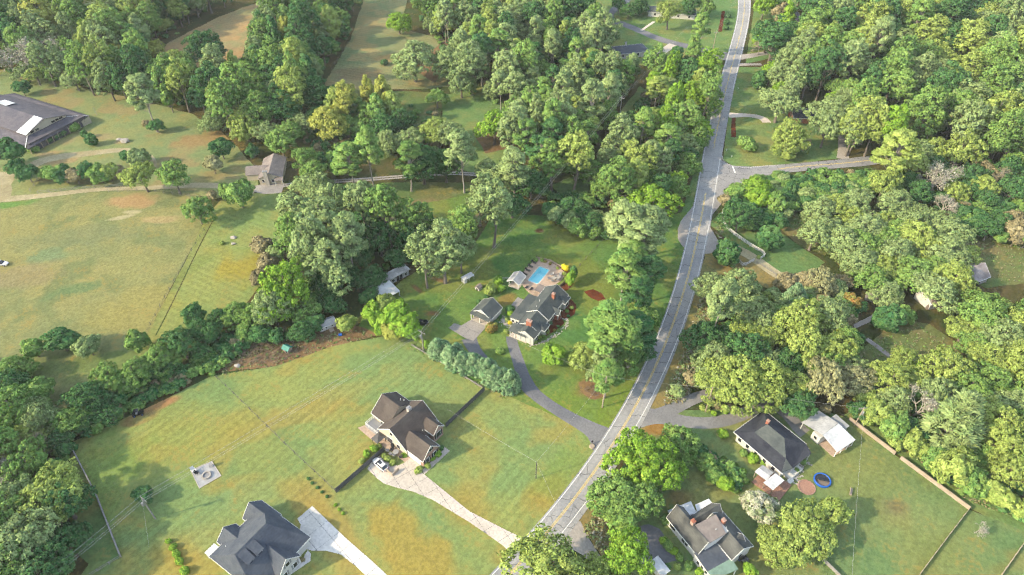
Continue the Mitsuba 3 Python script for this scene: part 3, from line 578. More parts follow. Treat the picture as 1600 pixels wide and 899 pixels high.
bed([(838, 532), (850, 527), (868, 517), (882, 506), (878, 497), (868, 496), (852, 508), (836, 523)], 1)
bed([(868, 497), (885, 500), (898, 492), (901, 478), (893, 468), (884, 472), (880, 485)], 2)
bed([(912, 456), (926, 452), (941, 459), (949, 471), (940, 472), (922, 466)], 3)
bed([(872, 450), (885, 455), (896, 446), (897, 430), (890, 424), (884, 440)], 4)
bed([(838, 405), (860, 408), (885, 420), (890, 428), (880, 424), (858, 414), (838, 410)], 5)
bed([(1143, 184), (1149, 184), (1150, 215), (1142, 215)], 6)
bed([(1128, 18), (1133, 18), (1128, 50), (1122, 50)], 7)
STONES = np.random.default_rng(5)
def stone_path(name, px, width, n, size, label):
    """Separate flat stones laid loosely along a path."""
    p = ats(px); ls = LineString(p); mb = MB()
    for i in range(n):
        c = np.array(ls.interpolate(STONES.uniform(0, 1), normalized=True).coords[0]) + STONES.uniform(-width / 2, width / 2, 2)
        k = STONES.integers(5, 8); a = np.sort(STONES.uniform(0, 2 * PI, k)); r = size * STONES.uniform(.6, 1.1, k)
        poly = Polygon(np.c_[c[0] + r * np.cos(a), c[1] + r * np.sin(a)])
        if poly.is_valid and poly.area > size * size * .5: mb.add(*prism(poly, .02, .10 + STONES.uniform(0, .03)))
    stuff(name, mb.mesh(), 'mat_stone', label, 'stones')
stone_path('stepping_stones', [(827, 540), (850, 535), (870, 523), (884, 511), (886, 500), (876, 497)], .9, 110, .32, 'pale stepping stones curving round the mulch bed of the long house')
stone_path('paving_stones', [(784, 497), (790, 505), (798, 511)], 2.4, 90, .35, 'pale paving stones between the garage and the long house')

# pool, deck, fence, pavilion
DECK = Polygon(ats([(814, 430), (822, 420), (838, 405), (850, 404), (873, 417), (884, 428), (876, 440), (864, 447), (850, 448), (848, 460), (838, 466), (824, 456), (816, 446)])).buffer(0)
structure('pool_deck', prism(DECK.difference(POOL), 0, .12), 'mat_paver')
pk = thing('swimming_pool', 'rectangular turquoise swimming pool with clipped corners behind the long house', 'pool')
ring_ = np.asarray(POOL.exterior.coords)[:-1]; dep = (lambda q: -1.0 - 1.3 * np.clip(((q - fp.o[:2]) @ fp.R[0, :2] - 3) / 4.5, 0, 1))(ring_); m_ = len(ring_); i_ = np.arange(m_); j_ = (i_ + 1) % m_
v2, f2_ = trimesh.creation.triangulate_polygon(POOL, engine='earcut')
d2 = -1.0 - 1.3 * np.clip(((v2 - fp.o[:2]) @ fp.R[0, :2] - 3) / 4.5, 0, 1)
part(pk, 'basin', join((np.c_[v2, d2], f2_), (np.vstack([np.c_[ring_, np.full(m_, .03)], np.c_[ring_, dep]]), np.vstack([np.c_[i_, j_, m_ + j_], np.c_[i_, m_ + j_, m_ + i_]]))), 'mat_pool_shell')
part(pk, 'coping', prism(POOL.buffer(.28).difference(POOL), .02, .16), 'mat_concrete_new')
scene['mat_water'] = {'type': 'thindielectric', 'int_ior': 1.33}
part(pk, 'water', sheet(POOL.buffer(-.005), -.06), 'mat_water')
part(pk, 'ladder', fp.W(join(*[tube([(7.3, y, .1), (7.3, y, .8), (7.9, y, .9), (8.2, y, .15)], .03, 5) for y in (-1.6, -1.1)])), 'mat_metal')
pv = thing('pool_pavilion', 'small grey-roofed pavilion with white posts between the pool and the garden', 'pavilion')
fv = Frame(at(797.5, 449.5), 62)
gable(fv, pv, .3, 4.6, -2.7, .9, 2.4, 3.5, 'x', 'mat_siding', 'mat_metal_grey', walls=False)
posts(fv, pv, [(x, y) for x in (.5, 2.4, 4.4) for y in (-2.5, .7)], 0, 2.5, .16)
part(pv, 'wall', fv.W(box_vf((4.3, -.9, 1.2), (.1, 3.2, 2.4))), 'mat_siding')
part(pv, 'floor', fv.W(box_vf((2.4, -.9, .07), (4.4, 3.7, .14))), 'mat_concrete')
dkp = structure('wooden_deck', f3.W(box_vf((7.5, 5.9, .15), (7.0, 3.2, .3))), 'mat_grey_wood')
for i in range(20): scene[key('wooden_deck__board')] = mikit.ply(f3.W(box_vf((4.2 + i * .35, 5.9, .32), (.31, 3.2, .05))), 'mat_grey_wood')

# garage
fg = Frame(at(762.39, 502.84, 2.6), 57)
G = thing('garage', 'detached open-fronted garage with charcoal gabled roof at the concrete pad', 'garage')
part(G, 'wall', fg.W(join(box_vf((4.3, 6.3, 1.3), (6.0, .2, 2.6)), box_vf((4.3, .2, 1.3), (6.0, .2, 2.6)), box_vf((7.2, 3.25, 1.3), (.2, 6.3, 2.6)))), 'mat_siding')
gable(fg, G, 1.5, 7.2, .1, 6.4, 2.6, 4.7, 'x', 'mat_siding', 'mat_roof_slate', walls=False)
part(G, 'gable_wall', fg.W(extr([(.3, 2.6), (6.2, 2.6), (3.25, 4.6)], 1.5, 1.7, lambda V: V)), 'mat_siding')
part(G, 'porch_roof', fg.W(slab([(0, -.2, 2.55), (0, 6.7, 2.55), (1.7, 6.4, 3.1), (1.7, .1, 3.1)], .14)), 'mat_roof_slate')
posts(fg, G, [(.3, .2), (.3, 3.2), (.3, 6.3)], 0, 2.5, .22)
part(G, 'floor', fg.W(box_vf((3.6, 3.25, .06), (7, 6.1, .12))), 'mat_concrete')

# ------------------------------------------------------------------ black-roofed house at the right, its sheds
f4 = Frame(at(1213, 733, 3.2), 126)
N = thing('black_roof_house', 'white house with black hip roof beside the asphalt loop drive', 'house')
part(N, 'wall', f4.W(box_vf((5.6, -6.0, 1.6), (13.4, 10.6, 3.2))), 'mat_siding')
lo, mi_, hi = 3.25, 4.5, 6.1
X0, X1, Y0, Y1 = -1.6, 13.1, -11.8, -.1
part(N, 'roof', f4.W(slab([(X0 + .2, Y1, lo), (X1, Y1, lo), (9.6, -3.3, mi_), (.2, -3.3, mi_)], .16)), 'mat_roof_black')
part(N, 'roof', f4.W(slab([(.2, -3.3, mi_ + .02), (9.6, -3.3, mi_ + .02), (8.8, -6.6, hi), (3.6, -6.6, hi)], .16)), 'mat_roof_slate')
part(N, 'roof', f4.W(slab([(X1, Y1, lo), (X1, Y0, lo), (8.8, -6.6, hi), (9.6, -3.3, mi_)], .16)), 'mat_roof_black')
part(N, 'roof', f4.W(slab([(X1, Y0, lo), (.2, Y0, lo), (3.6, -6.6, hi), (8.8, -6.6, hi)], .16)), 'mat_roof_black')
part(N, 'roof', f4.W(slab([(.2, Y0, lo), (.2, -3.3, mi_), (3.6, -6.6, hi)], .16)), 'mat_roof_black')
part(N, 'roof', f4.W(slab([(.2, Y0 + .02, lo), (.2, -3.3, mi_ - .02), (-2.2, -3.3, lo), (-2.2, Y0 + 1.2, lo - .05)], .14)), 'mat_roof_black')
part(N, 'roof', f4.W(slab([(-2.2, -3.3, lo), (.2, -3.3, mi_ - .02), (-1.4, -.1, lo)], .14)), 'mat_roof_slate')
part(N, 'fascia', f4.W(join(box_vf((5.6, Y1 + .05, lo - .08), (15, .1, .24)), box_vf((X1 + .05, -5.9, lo - .08), (.1, 11.8, .24)), box_vf((6.6, Y0 - .05, lo - .08), (13.0, .1, .24)))), 'mat_trim')
chimney(f4, N, 9.0, -6.9, 5.4, 7.0, .7, .7, 'mat_brick_red', 'mat_brick')
rects_windows(f4, N, [(x, -.7, 1.7, 90, .9, 1.3) for x in (1.0, 3.6, 6.2, 8.8, 11.2)])
part(N, 'porch_floor', f4.W(box_vf((-2.0, -4.6, .4), (2.4, 5.0, .8))), 'mat_siding')
part(N, 'steps', f4.W(join(*[box_vf((-3.0 - i * .32, -2.2, .4 - i * .13), (.34, 1.8, .8 - i * .26)) for i in range(3)])), 'mat_trim')
posts(f4, N, [(-2.0, -3.5), (-2.0, -10.3), (-1.9, -6.9)], 0, 3.1, .2)

f5 = Frame(at(1290, 694, 2.6), 30)
K = thing('outbuilding', 'pale metal-roofed outbuilding with open lean-to, right of the black-roofed house', 'outbuilding')
part(K, 'wall', f5.W(join(box_vf((3.4, 3.0, 1.3), (6.4, 2.4, 2.6)), box_vf((6.6, 5.6, 1.3), (.15, 4.0, 2.6)))), 'mat_siding')
part(K, 'roof', f5.W(slab([(-.3, 7.6, 2.9), (6.5, 8.0, 2.9), (7.1, 2.5, 3.5), (.8, 1.9, 3.5)], .12)), 'mat_roof_old')
part(K, 'roof', f5.W(slab([(.8, 1.88, 3.46), (7.1, 2.4, 3.46), (7.5, -2.9, 2.6), (.6, -3.1, 2.6)], .12)), 'mat_metal_white')
posts(f5, K, [(.9, -2.8), (3.0, -2.8), (5.2, -2.8), (7.2, -2.7)], 0, 2.6, .18)
posts(f5, K, [(.1, 7.3), (3.2, 7.5), (6.2, 7.6)], 0, 2.85, .16)
part(K, 'floor', f5.W(box_vf((3.9, -.4, .06), (6.6, 4.6, .12))), 'mat_paver')
part(K, 'window', f5.W(box_vf((.17, 3.0, 1.5), (.1, .8, .8))), 'mat_glass')
S5 = thing('lean_to_shed', 'small grey metal shed tucked behind the pale outbuilding', 'shed')
part(S5, 'wall', f5.W(box_vf((8.8, 2.9, 1.0), (1.7, 3.8, 2.0))), 'mat_metal_grey')
part(S5, 'roof', f5.W(slab([(7.75, .8, 2.25), (9.8, .8, 2.45), (9.8, 5.1, 2.45), (7.75, 5.1, 2.25)], .1)), 'mat_metal_grey')

f6 = Frame(at(1180, 736, 2.6), -45)
Pv = thing('deck_shelter', 'white tin shelter over a red-brown deck by the black-roofed house', 'shelter')
part(Pv, 'roof', f6.W(slab([(0, -.2, 2.5), (3.2, -.4, 2.5), (3.3, 1.2, 2.75), (.2, 1.2, 2.75)], .1)), 'mat_metal_white')
part(Pv, 'roof', f6.W(slab([(.2, 1.22, 2.72), (3.2, 1.22, 2.72), (3.4, 2.7, 2.6), (.4, 2.8, 2.6)], .1)), 'mat_metal_grey')
part(Pv, 'roof', f6.W(slab([(3.05, -1.7, 2.9), (5.7, -1.9, 2.9), (6.3, 2.3, 3.0), (3.8, 2.6, 3.0)], .1)), 'mat_metal_white')
posts(f6, Pv, [(.2, 0), (.4, 2.5), (3.3, -1.4), (5.5, -1.5), (6.0, 2.1)], 0, 2.6, .14, 'mat_pale_wood')
dk = part(Pv, 'deck', f6.W(box_vf((4.2, 1.4, .16), (7.2, 6.0, .3))), 'mat_deck')
for i in range(24): part(dk, 'board', f6.W(box_vf((.75 + i * .3, 1.4, .335), (.26, 6.0, .05))), 'mat_deck')

# ------------------------------------------------------------------ old house with several roofs, bottom right
f7 = Frame(at(1084.52, 858.95, 3.4), -60)
E_ = thing('farmhouse', 'old white farmhouse with mossy grey gables round a flat brown roof', 'house')
gable(f7, E_, -8.8, .9, .3, 4.6, 3.4, 6.5, 'x', 'mat_siding', 'mat_roof_worn', ym=2.2)
part(E_, 'wall', f7.W(box_vf((-.9, 5.0, 3.0), (4.4, 6.2, 6.0))), 'mat_siding')
part(E_, 'roof', f7.W(slab([(-3.3, 2.4, 6.5), (1.4, 2.0, 6.35), (1.6, 7.0, 6.35), (-2.9, 8.2, 6.5)], .2)), 'mat_roof_tan')
gable(f7, E_, -3.4, 5.6, 5.7, 11.3, 3.7, 5.8, 'x', 'mat_siding', 'mat_roof_worn', ym=8.1)
gable(f7, E_, -6.3, -3.0, 2.2, 10.8, 3.6, 5.7, 'y', 'mat_siding', 'mat_roof_worn', ends=(0, 1), ym=None)
gable(f7, E_, 2.4, 4.2, 7.7, 10.2, 4.6, 5.5, 'y', 'mat_siding', 'mat_roof_worn', ends=(0, 1), oe=.25)
part(E_, 'wall', f7.W(box_vf((3.3, 2.6, 1.4), (5.0, 5.8, 2.8))), 'mat_siding')
part(E_, 'flat_roof', f7.W(slab([(.5, -.35, 3.25), (1.5, 6.3, 3.55), (5.4, 5.8, 3.2), (5.0, -.6, 2.95)], .16)), 'mat_roof_navy')
part(E_, 'porch_roof', f7.W(slab([(5.02, -.6, 2.93), (5.42, 5.8, 3.18), (7.9, 5.6, 2.7), (7.0, -.4, 2.6)], .12)), 'mat_metal_green')
part(E_, 'porch_roof', f7.W(slab([(-10.4, 1.4, 2.7), (-9.6, 7.6, 2.7), (-6.2, 6.2, 3.6), (-8.3, .8, 3.3)], .12)), 'mat_metal_white')
part(E_, 'porch_roof', f7.W(slab([(-8.4, 7.8, 2.72), (-8.0, 11.6, 2.72), (-5.9, 11.2, 3.3), (-6.1, 6.4, 3.5)], .12)), 'mat_metal_white')
posts(f7, E_, [(-10.1, 2.0), (-9.5, 5.0), (-9.2, 7.2), (-7.8, 11.2), (7.6, 5.3), (7.0, 1.0)], 0, 2.6, .18)
rects_windows(f7, E_, [(x, .3, 1.8, -90, .9, 1.6) for x in (-7.4, -3.4)] + [(x, -.3, 1.6, -90, .7, 1.0) for x in (2.2, 3.4, 4.6)] + [(-6.6, .3, 1.8, -90, .9, 1.6), (-2.4, .3, 1.8, -90, .9, 1.6), (5.6, 8.4, 2.0, 0, .8, 1.3)])
chimney(f7, E_, -3.9, 2.3, 5.6, 7.4, .8, .8, 'mat_brick', 'mat_brick_red')
chimney(f7, E_, -.9, 8.5, 5.0, 6.9, .8, .8, 'mat_brick_red', 'mat_brick')
vents(f7, E_, [(-.2, 5.6, 6.5), (.4, 8.2, 5.8)])
f7b = Frame(at(1016, 878, 2.4), -58)
Sb = thing('tin_shed', 'small blue-grey tin-roofed shed at the bottom edge left of the farmhouse', 'shed')
part(Sb, 'wall', f7b.W(box_vf((1.8, 1.0, 1.1), (3.4, 1.8, 2.2))), 'mat_siding')
part(Sb, 'roof', f7b.W(slab([(-.1, -.1, 2.35), (3.9, -.1, 2.35), (3.9, 2.2, 2.75), (-.1, 2.2, 2.75)], .1)), 'mat_metal_white')

# ------------------------------------------------------------------ long shed, small sheds
f8 = Frame(at(625.1, 454.2, 2.4), 42)
L8 = thing('long_shed', 'long low shed with lichened roof and white lean-to under tall trees', 'shed')
part(L8, 'wall', f8.W(box_vf((.8, 7.8, 1.15), (14.4, 2.4, 2.3))), 'mat_metal_grey')
part(L8, 'roof', f8.W(slab([(-7.2, 6.2, 2.45), (8.4, 6.2, 2.45), (8.2, 9.4, 2.85), (-7.2, 9.4, 2.85)], .12)), 'mat_roof_old')
part(L8, 'roof', f8.W(slab([(-6.4, 0, 2.2), (0, 0, 2.2), (.2, 6.18, 2.5), (-6.4, 6.18, 2.5)], .12)), 'mat_metal_white')
part(L8, 'wall', f8.W(box_vf((-3.2, 4.6, 1.05), (5.6, 2.8, 2.1))), 'mat_siding')
posts(f8, L8, [(-.2, .3), (-3.2, .3), (-6.2, .3)], 0, 2.15)
rects_windows(f8, L8, [(x, 6.6, 1.2, -90, .9, 1.0) for x in (1.8, 6.6)])
for x in (3.6, 4.8): part(L8, 'door', f8.W(box_vf((x, 6.57, 1.0), (.9, .1, 2.0))), 'mat_dark')
f9 = Frame(at(500, 520), 32)
s = thing('garden_shed', 'small white shed with grey roof at the edge of the pine straw', 'shed')
gable(f9, s, .1, 5.0, 0, 2.6, 1.9, 2.6, 'x', 'mat_siding', 'mat_metal_grey')
rects_windows(f9, s, [(x, 0, 1.1, -90, .5, .6) for x in (.9, 2.2, 4.0)])
part(s, 'ramp', f9.W(slab([(2.6, -1.6, .04), (4.0, -1.6, .04), (4.0, -.05, .3), (2.6, -.05, .3)], .03)), 'mat_pale_wood')
fA = Frame(at(443, 550), -28)
s = thing('playhouse', 'little wooden playhouse with bright green roof at the lawn edge', 'playhouse')
gable(fA, s, 0, 1.9, 0, 1.7, 1.5, 2.1, 'x', 'mat_pale_wood', 'mat_green_paint', trim=None, o=.25)
part(s, 'door', fA.W(box_vf((1.3, -.02, .6), (.5, .06, 1.1))), 'mat_dark')
fB = Frame(at(725.5, 444), 40)
s = thing('camper_shell', 'white boxy animal shelter on the shaded lawn beside the little kennel', 'shelter')
part(s, 'wall', fB.W(join(box_vf((.5, .75, .8), (1.0, 1.7, 1.5)), box_vf((2.4, 1.5, .8), (3.0, .12, 1.5)))), 'mat_siding')
part(s, 'roof', fB.W(slab([(-.1, -.2, 1.62), (4.1, -.2, 1.62), (4.1, 1.8, 1.72), (-.1, 1.8, 1.72)], .08)), 'mat_metal_white')
posts(fB, s, [(2.2, 0), (3.9, 0), (3.9, 1.5)], 0, 1.6, .1)
fC = Frame(at(743, 453), 55)
s = thing('kennel', 'tiny white kennel with reddish roof beside the boxy white shelter', 'kennel')
gable(fC, s, 0, 1.7, -1.4, .2, 1.0, 1.6, 'x', 'mat_siding', 'mat_roof_tan', trim=None, o=.15, oe=.15)
part(s, 'doorway', fC.W(box_vf((-.02, -.6, .45), (.06, .6, .8))), 'mat_dark')

# ------------------------------------------------------------------ horse barn, upper left
f10 = Frame(at(43, 211, 6.0), 154)
Bn = thing('barn', 'huge brown-roofed barn with raised centre aisle, left edge', 'barn')
part(Bn, 'wall', f10.W(box_vf((20, -10.4, 2.0), (46, 26, 4.0))), 'mat_roof_barn')
gable(f10, Bn, 1.6, 44, -18.6, -.6, 5.6, 8.2, 'x', 'mat_siding_cream', 'mat_roof_barn', ends=(1, 1), o=.5, trim=None, base=3.0)
part(Bn, 'roof', f10.W(slab([(7.4, -.0, 5.55), (7.4, -9.6, 8.35), (2.2, -9.6, 8.35), (1.2, .1, 5.55)], .1)), 'mat_metal_white')
part(Bn, 'roof', f10.W(slab([(26.0, -10.2, 8.33), (33, -10.2, 8.33), (33, -14.2, 7.75), (26, -14.2, 7.75)], .1)), 'mat_metal_white')
part(Bn, 'roof', f10.W(slab([(-3.5, 5.2, 3.1), (46, 5.2, 3.1), (46, -.6, 4.9), (1.7, -.6, 4.9)], .12)), 'mat_roof_barn')
part(Bn, 'roof', f10.W(slab([(-4.4, 5.0, 3.0), (-2.6, -25.5, 3.0), (1.6, -20, 4.8), (1.6, -.6, 4.8)], .12)), 'mat_roof_barn')
part(Bn, 'roof', f10.W(slab([(-2.6, -25.6, 3.0), (46, -25.6, 3.0), (46, -18.6, 4.9), (1.7, -18.6, 4.9)], .12)), 'mat_roof_barn')
part(Bn, 'ridge_cap', f10.W(slab([(-2.7, -25.6, 3.12), (-2.2, -25.6, 3.14), (1.9, -18.6, 4.98), (1.5, -18.6, 4.96)], .05)), 'mat_metal_white')
part(Bn, 'ridge_cap', f10.W(slab([(-3.8, 5.1, 3.16), (-3.2, 5.1, 3.16), (1.9, -.6, 4.98), (1.5, -.6, 4.96)], .05)), 'mat_metal_white')
for y in (-3, -5.2, -12.6, -14.4, -16.2): part(Bn, 'window', f10.W(box_vf((1.55, y, 5.5), (.1, 1.5, .8))), 'mat_dark')
part(Bn, 'door', f10.W(box_vf((1.54, -8.6, 5.6), (.1, 3.0, 1.9))), 'mat_siding_cream')
posts(f10, Bn, [(-3.6 + .06 * i, 3.6 - 2.6 * i) for i in range(12)], 0, 3.0, .3, 'mat_pale_wood')
part(Bn, 'wall', f10.W(box_vf((-3.0, -23.2, 1.3), (.3, 4.0, 2.6))), 'mat_siding_cream')

# ------------------------------------------------------------------ cottage and the far houses
f11 = Frame(at(403.3, 279.9, 2.8), 97)
Ct = thing('cottage', 'small tan cottage with grey roof and tall stone chimney at the gravel drive', 'cottage')
gable(f11, Ct, .3, 14.5, -8.4, -.2, 2.8, 4.8, 'x', 'mat_siding_cream', 'mat_roof_tan', trim=None)
gable(f11, Ct, 3.6, 9.6, -3.0, 5.0, 2.8, 4.5, 'y', 'mat_siding_cream', 'mat_roof_tan', ends=(0, 1), trim=None)
chimney(f11, Ct, -.2, -3.1, 0, 6.0, .9, 1.6, 'mat_stone', 'mat_grey')
rects_windows(f11, Ct, [(.3, -1.6, 1.5, 180, .8, 1.2), (.3, -5.2, 1.5, 180, .8, 1.2)])
part(Ct, 'porch_roof', f11.W(slab([(-1.4, -9.2, 2.4), (-1.4, -6.0, 2.4), (.6, -6.0, 2.9), (.6, -9.2, 2.9)], .12)), 'mat_roof_tan')
posts(f11, Ct, [(-1.2, -9.0), (-1.2, -6.2)], 0, 2.4, .18)
def far_house(label, px, deg, L, W_, roof, wall='mat_siding', ze=2.8, zr=4.6, name='far_house', hipped=True, win=True):
    fr = Frame(at(*px), deg); t = thing(name, label, 'house')
    if hipped: hip(fr, t, 0, L, 0, W_, ze, zr, W_ * .5, L - W_ * .5, wall, roof)
    else: gable(fr, t, 0, L, 0, W_, ze, zr, 'x', wall, roof)
    if win: rects_windows(fr, t, [(L * k, 0, 1.5, -90, 1.1, 1.2) for k in (.15, .4, .65, .88)] + [(0, W_ * .5, 1.5, 180, 1.0, 1.2)])
    return fr, t
fr, t = far_house('white house with slate-blue hip roof behind the pines, top centre', (966, 93), 14, 16, 9, 'mat_roof_navy')
chimney(fr, t, 6, 6.5, 3.6, 5.6, .8, .8, 'mat_siding')
fr, t = far_house('white ranch house with grey roof and orange-tan wing at the top edge', (1012, 26), -12, 26, 8.5, 'mat_roof_slate', name='ranch_house')
part(t, 'porch_roof', fr.W(slab([(-7, 2, 2.6), (.2, 2, 2.6), (.2, 7, 2.9), (-7, 7, 2.9)], .12)), 'mat_roof_tan')
posts(fr, t, [(-6.7, 2.3), (-6.7, 6.7)], 0, 2.6)
fr, t = far_house('brick house with dark blue roof between trees by the side road', (1238, 193), -3, 19, 8, 'mat_roof_black', 'mat_brick_red', name='hidden_house', hipped=False)
fr, t = far_house('red-ended brick house deep in the far right wood', (1247, 44), 75, 15, 7, 'mat_roof_barn', 'mat_brick_red', name='red_house', hipped=False, win=False)
part(t, 'door', fr.W(box_vf((-.05, 3.0, 1.2), (.1, 2.2, 1.6))), 'mat_trim')
fr, t = far_house('weathered grey roof showing among oaks beside the brown field', (1513, 452), 25, 8.0, 6.5, 'mat_thatch', 'mat_grey_wood', 2.6, 5.4, name='weathered_barn', hipped=False, win=False)
part(t, 'door', fr.W(box_vf((3.6, -.05, 1.0), (1.6, .1, 1.9))), 'mat_dark')
fr, t = far_house('low grey-roofed house almost hidden by yellow-green oaks', (1450, 485), 20, 9.0, 6.0, 'mat_roof_old', name='oak_house', hipped=False, win=False)
part(t, 'door', fr.W(box_vf((3.6, -.05, 1.0), (1.0, .1, 1.9))), 'mat_dark')
fr, t = far_house('pale-roofed shed half covered by a yellow-green tree in the shaded lot', (1450, 572), -42, 6, 3.0, 'mat_metal_white', ze=2.2, zr=2.9, name='lot_shed', hipped=False, win=False)
part(t, 'door', fr.W(box_vf((2.6, -.05, .9), (1.0, .1, 1.7))), 'mat_dark')
fr, t = far_house('dark-roofed house glimpsed through the trees of the right wood', (1452, 172), -20, 12, 8, 'mat_roof_slate', name='wood_house', hipped=True, win=False)
part(t, 'door', fr.W(box_vf((5, -.05, 1.0), (1.0, .1, 1.9))), 'mat_dark')

# ------------------------------------------------------------------ fences
def walk(pts, step):
    ls = LineString(pts); n = max(1, round(ls.length / step))
    return np.array([ls.interpolate(i / n, normalized=True).coords[0] for i in range(n + 1)])
def board_fence(label, px, h, mat, step=2.4, name='board_fence', thick=.09, cap=False, group=None):
    t = thing(name, label, 'fence', group); q = walk(ats(px), step)
    for i, p in enumerate(q): part(t, 'post', box_vf((p[0], p[1], h / 2 + .04), (.14, .14, h + .08)), mat)
    for a, b in zip(q[:-1], q[1:]):
        d = b - a; L = np.linalg.norm(d); r = math.atan2(d[1], d[0]); c = (a + b) / 2
        k = part(t, 'panel', box_vf((c[0], c[1], h / 2 + .03), (L - .16, thick * .5, h - .08), r), mat)
        if cap: part(k, 'cap_rail', box_vf((c[0], c[1], h + .03), (L - .16, thick * 2.8, .06), r), mat)
    return t
def rail_fence(label, px, h, mat, rails=3, step=2.6, name='rail_fence', r=.05, flat=True, pmat=None, pr=.07):
    t = thing(name, label, 'fence'); q = walk(ats(px), step)
    for p in q: part(t, 'post', box_vf((p[0], p[1], h / 2), (pr * 2, pr * 2, h)), pmat or mat)
    for a, b in zip(q[:-1], q[1:]):
        d = b - a; L = np.linalg.norm(d); rr = math.atan2(d[1], d[0]); c = (a + b) / 2
        for k in range(rails):
            part(t, 'rail', box_vf((c[0], c[1], h * (k + .85) / rails), (L - pr * 2, r * .6, r * 2.6 if flat else r), rr), mat)
    return t
def wire_fence(label, px, h=1.2, step=4.0, mat='mat_dark_wood', name='wire_fence', strands=4):
    t = thing(name, label, 'fence'); q = walk(ats(px), step)
    for p in q: part(t, 'post', box_vf((p[0], p[1], h / 2), (.12, .12, h)), mat)
    for k in range(strands):
        z = h * (k + 1) / strands - .06
        part(t, 'wire', tube(np.c_[q, np.full(len(q), z)], .016, 3, False), 'mat_dark_wood')
    return t
board_fence('dark grey privacy fence running from the white car down across the lawn', [(526, 770), (601, 705)], 1.9, 'mat_dark_wood', name='privacy_fence')
board_fence('dark grey privacy fence from the brick house up to the cypress row', [(697, 668), (757, 611)], 1.9, 'mat_dark_wood', name='privacy_fence')
board_fence('low pale fence along the foot of the blue-green cypress row', [(643, 540), (700, 574), (754, 607)], .6, 'mat_grey_wood', name='low_fence')
board_fence('long weathered fence down the left edge of the big lawn', [(110, 686), (112, 698), (152, 775), (190, 871)], 1.3, 'mat_grey_wood', name='board_fence', cap=True)
rail_fence('short weathered rail fence closing the bottom left corner of the lawn', [(190, 871), (165, 886), (135, 905)], 1.1, 'mat_grey_wood', 2)
wire_fence('thin wire fence dividing the big lawn between the two new houses', [(326, 582), (345, 596), (450, 699), (524, 768)], 1.2, 4.0)
board_fence('pale board fence from the utility pole to the gap in the right yard', [(1326, 657), (1397, 711)], 1.3, 'mat_pale_wood', cap=True)
board_fence('pale board fence from the gap to the far corner of the right yard', [(1406, 718), (1513, 797)], 1.3, 'mat_pale_wood', cap=True)
board_fence('pale board fence running down from the corner of the right yard', [(1513, 797), (1474, 848), (1436, 899), (1415, 930)], 1.2, 'mat_pale_wood', cap=False)
board_fence('pale board fence at the lower right corner of the photo', [(1600, 848), (1564, 899), (1550, 920)], 1.2, 'mat_pale_wood')
board_fence('short grey board fence below the yellow tree at the bottom', [(1280, 872), (1312, 903)], 1.1, 'mat_grey_wood', cap=True)
WF = rail_fence('white rail fence curving along the roadside lawn to the dirt drive', [(1129, 330.5), (1126.6, 341), (1134, 357.5), (1151, 371), (1168, 383), (1185, 393), (1196.7, 399), (1188, 406)], 1.4, 'mat_trim', 3, 2.4, 'white_fence', .09, pr=.11)
rail_fence('short white rail fence angled on the near side of the dirt drive', [(1154.5, 411), (1161, 417.5), (1177, 409)], 1.3, 'mat_trim', 3, 2.0, 'white_fence', .09, pr=.11)
rail_fence('grey rail fence beside the dirt drive below the white fence', [(1182, 411), (1200, 422), (1222, 438)], .9, 'mat_grey_wood', 2)
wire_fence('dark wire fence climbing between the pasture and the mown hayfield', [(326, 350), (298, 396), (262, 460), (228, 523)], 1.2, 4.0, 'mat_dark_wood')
wire_fence('brown post fence along the top edge of the pasture', [(170, 300), (232, 299), (287, 306), (322, 312)], 1.3, 3.5, 'mat_grey_wood')
rail_fence('grey rail fence under the row of trees below the barn', [(60, 303), (130, 296), (200, 291)], 1.3, 'mat_grey_wood', 2, 4.0)
rail_fence('short rail fence running up toward the barn', [(48, 300), (66, 274)], 1.3, 'mat_grey_wood', 2, 4.0)
wire_fence('wire fence crossing the green lawn above the pool', [(897, 426), (925, 395), (950, 368)], 1.2, 4.0)
rail_fence('black fence along the left side of the pool deck', [(813, 434), (826, 416), (838, 404)], 1.1, 'mat_dark', 2, 2.4, 'pool_fence', .03)
board_fence('low pale fence along the back of the pool garden', [(838, 404), (858, 408), (888, 424)], .8, 'mat_pale_wood', name='garden_fence')
board_fence('low pale fence at the house end of the pool garden', [(874, 449), (884, 441)], .9, 'mat_pale_wood', name='garden_fence')
wire_fence('thin wire fence along the edge of the sloping meadow', [(548, 62), (530, 90), (518, 108)], 1.2, 5.0)
rail_fence('white rail garden fence beside the pool pavilion', [(783, 438), (797, 437)], 1.0, 'mat_trim', 2, 2.0, 'garden_fence')

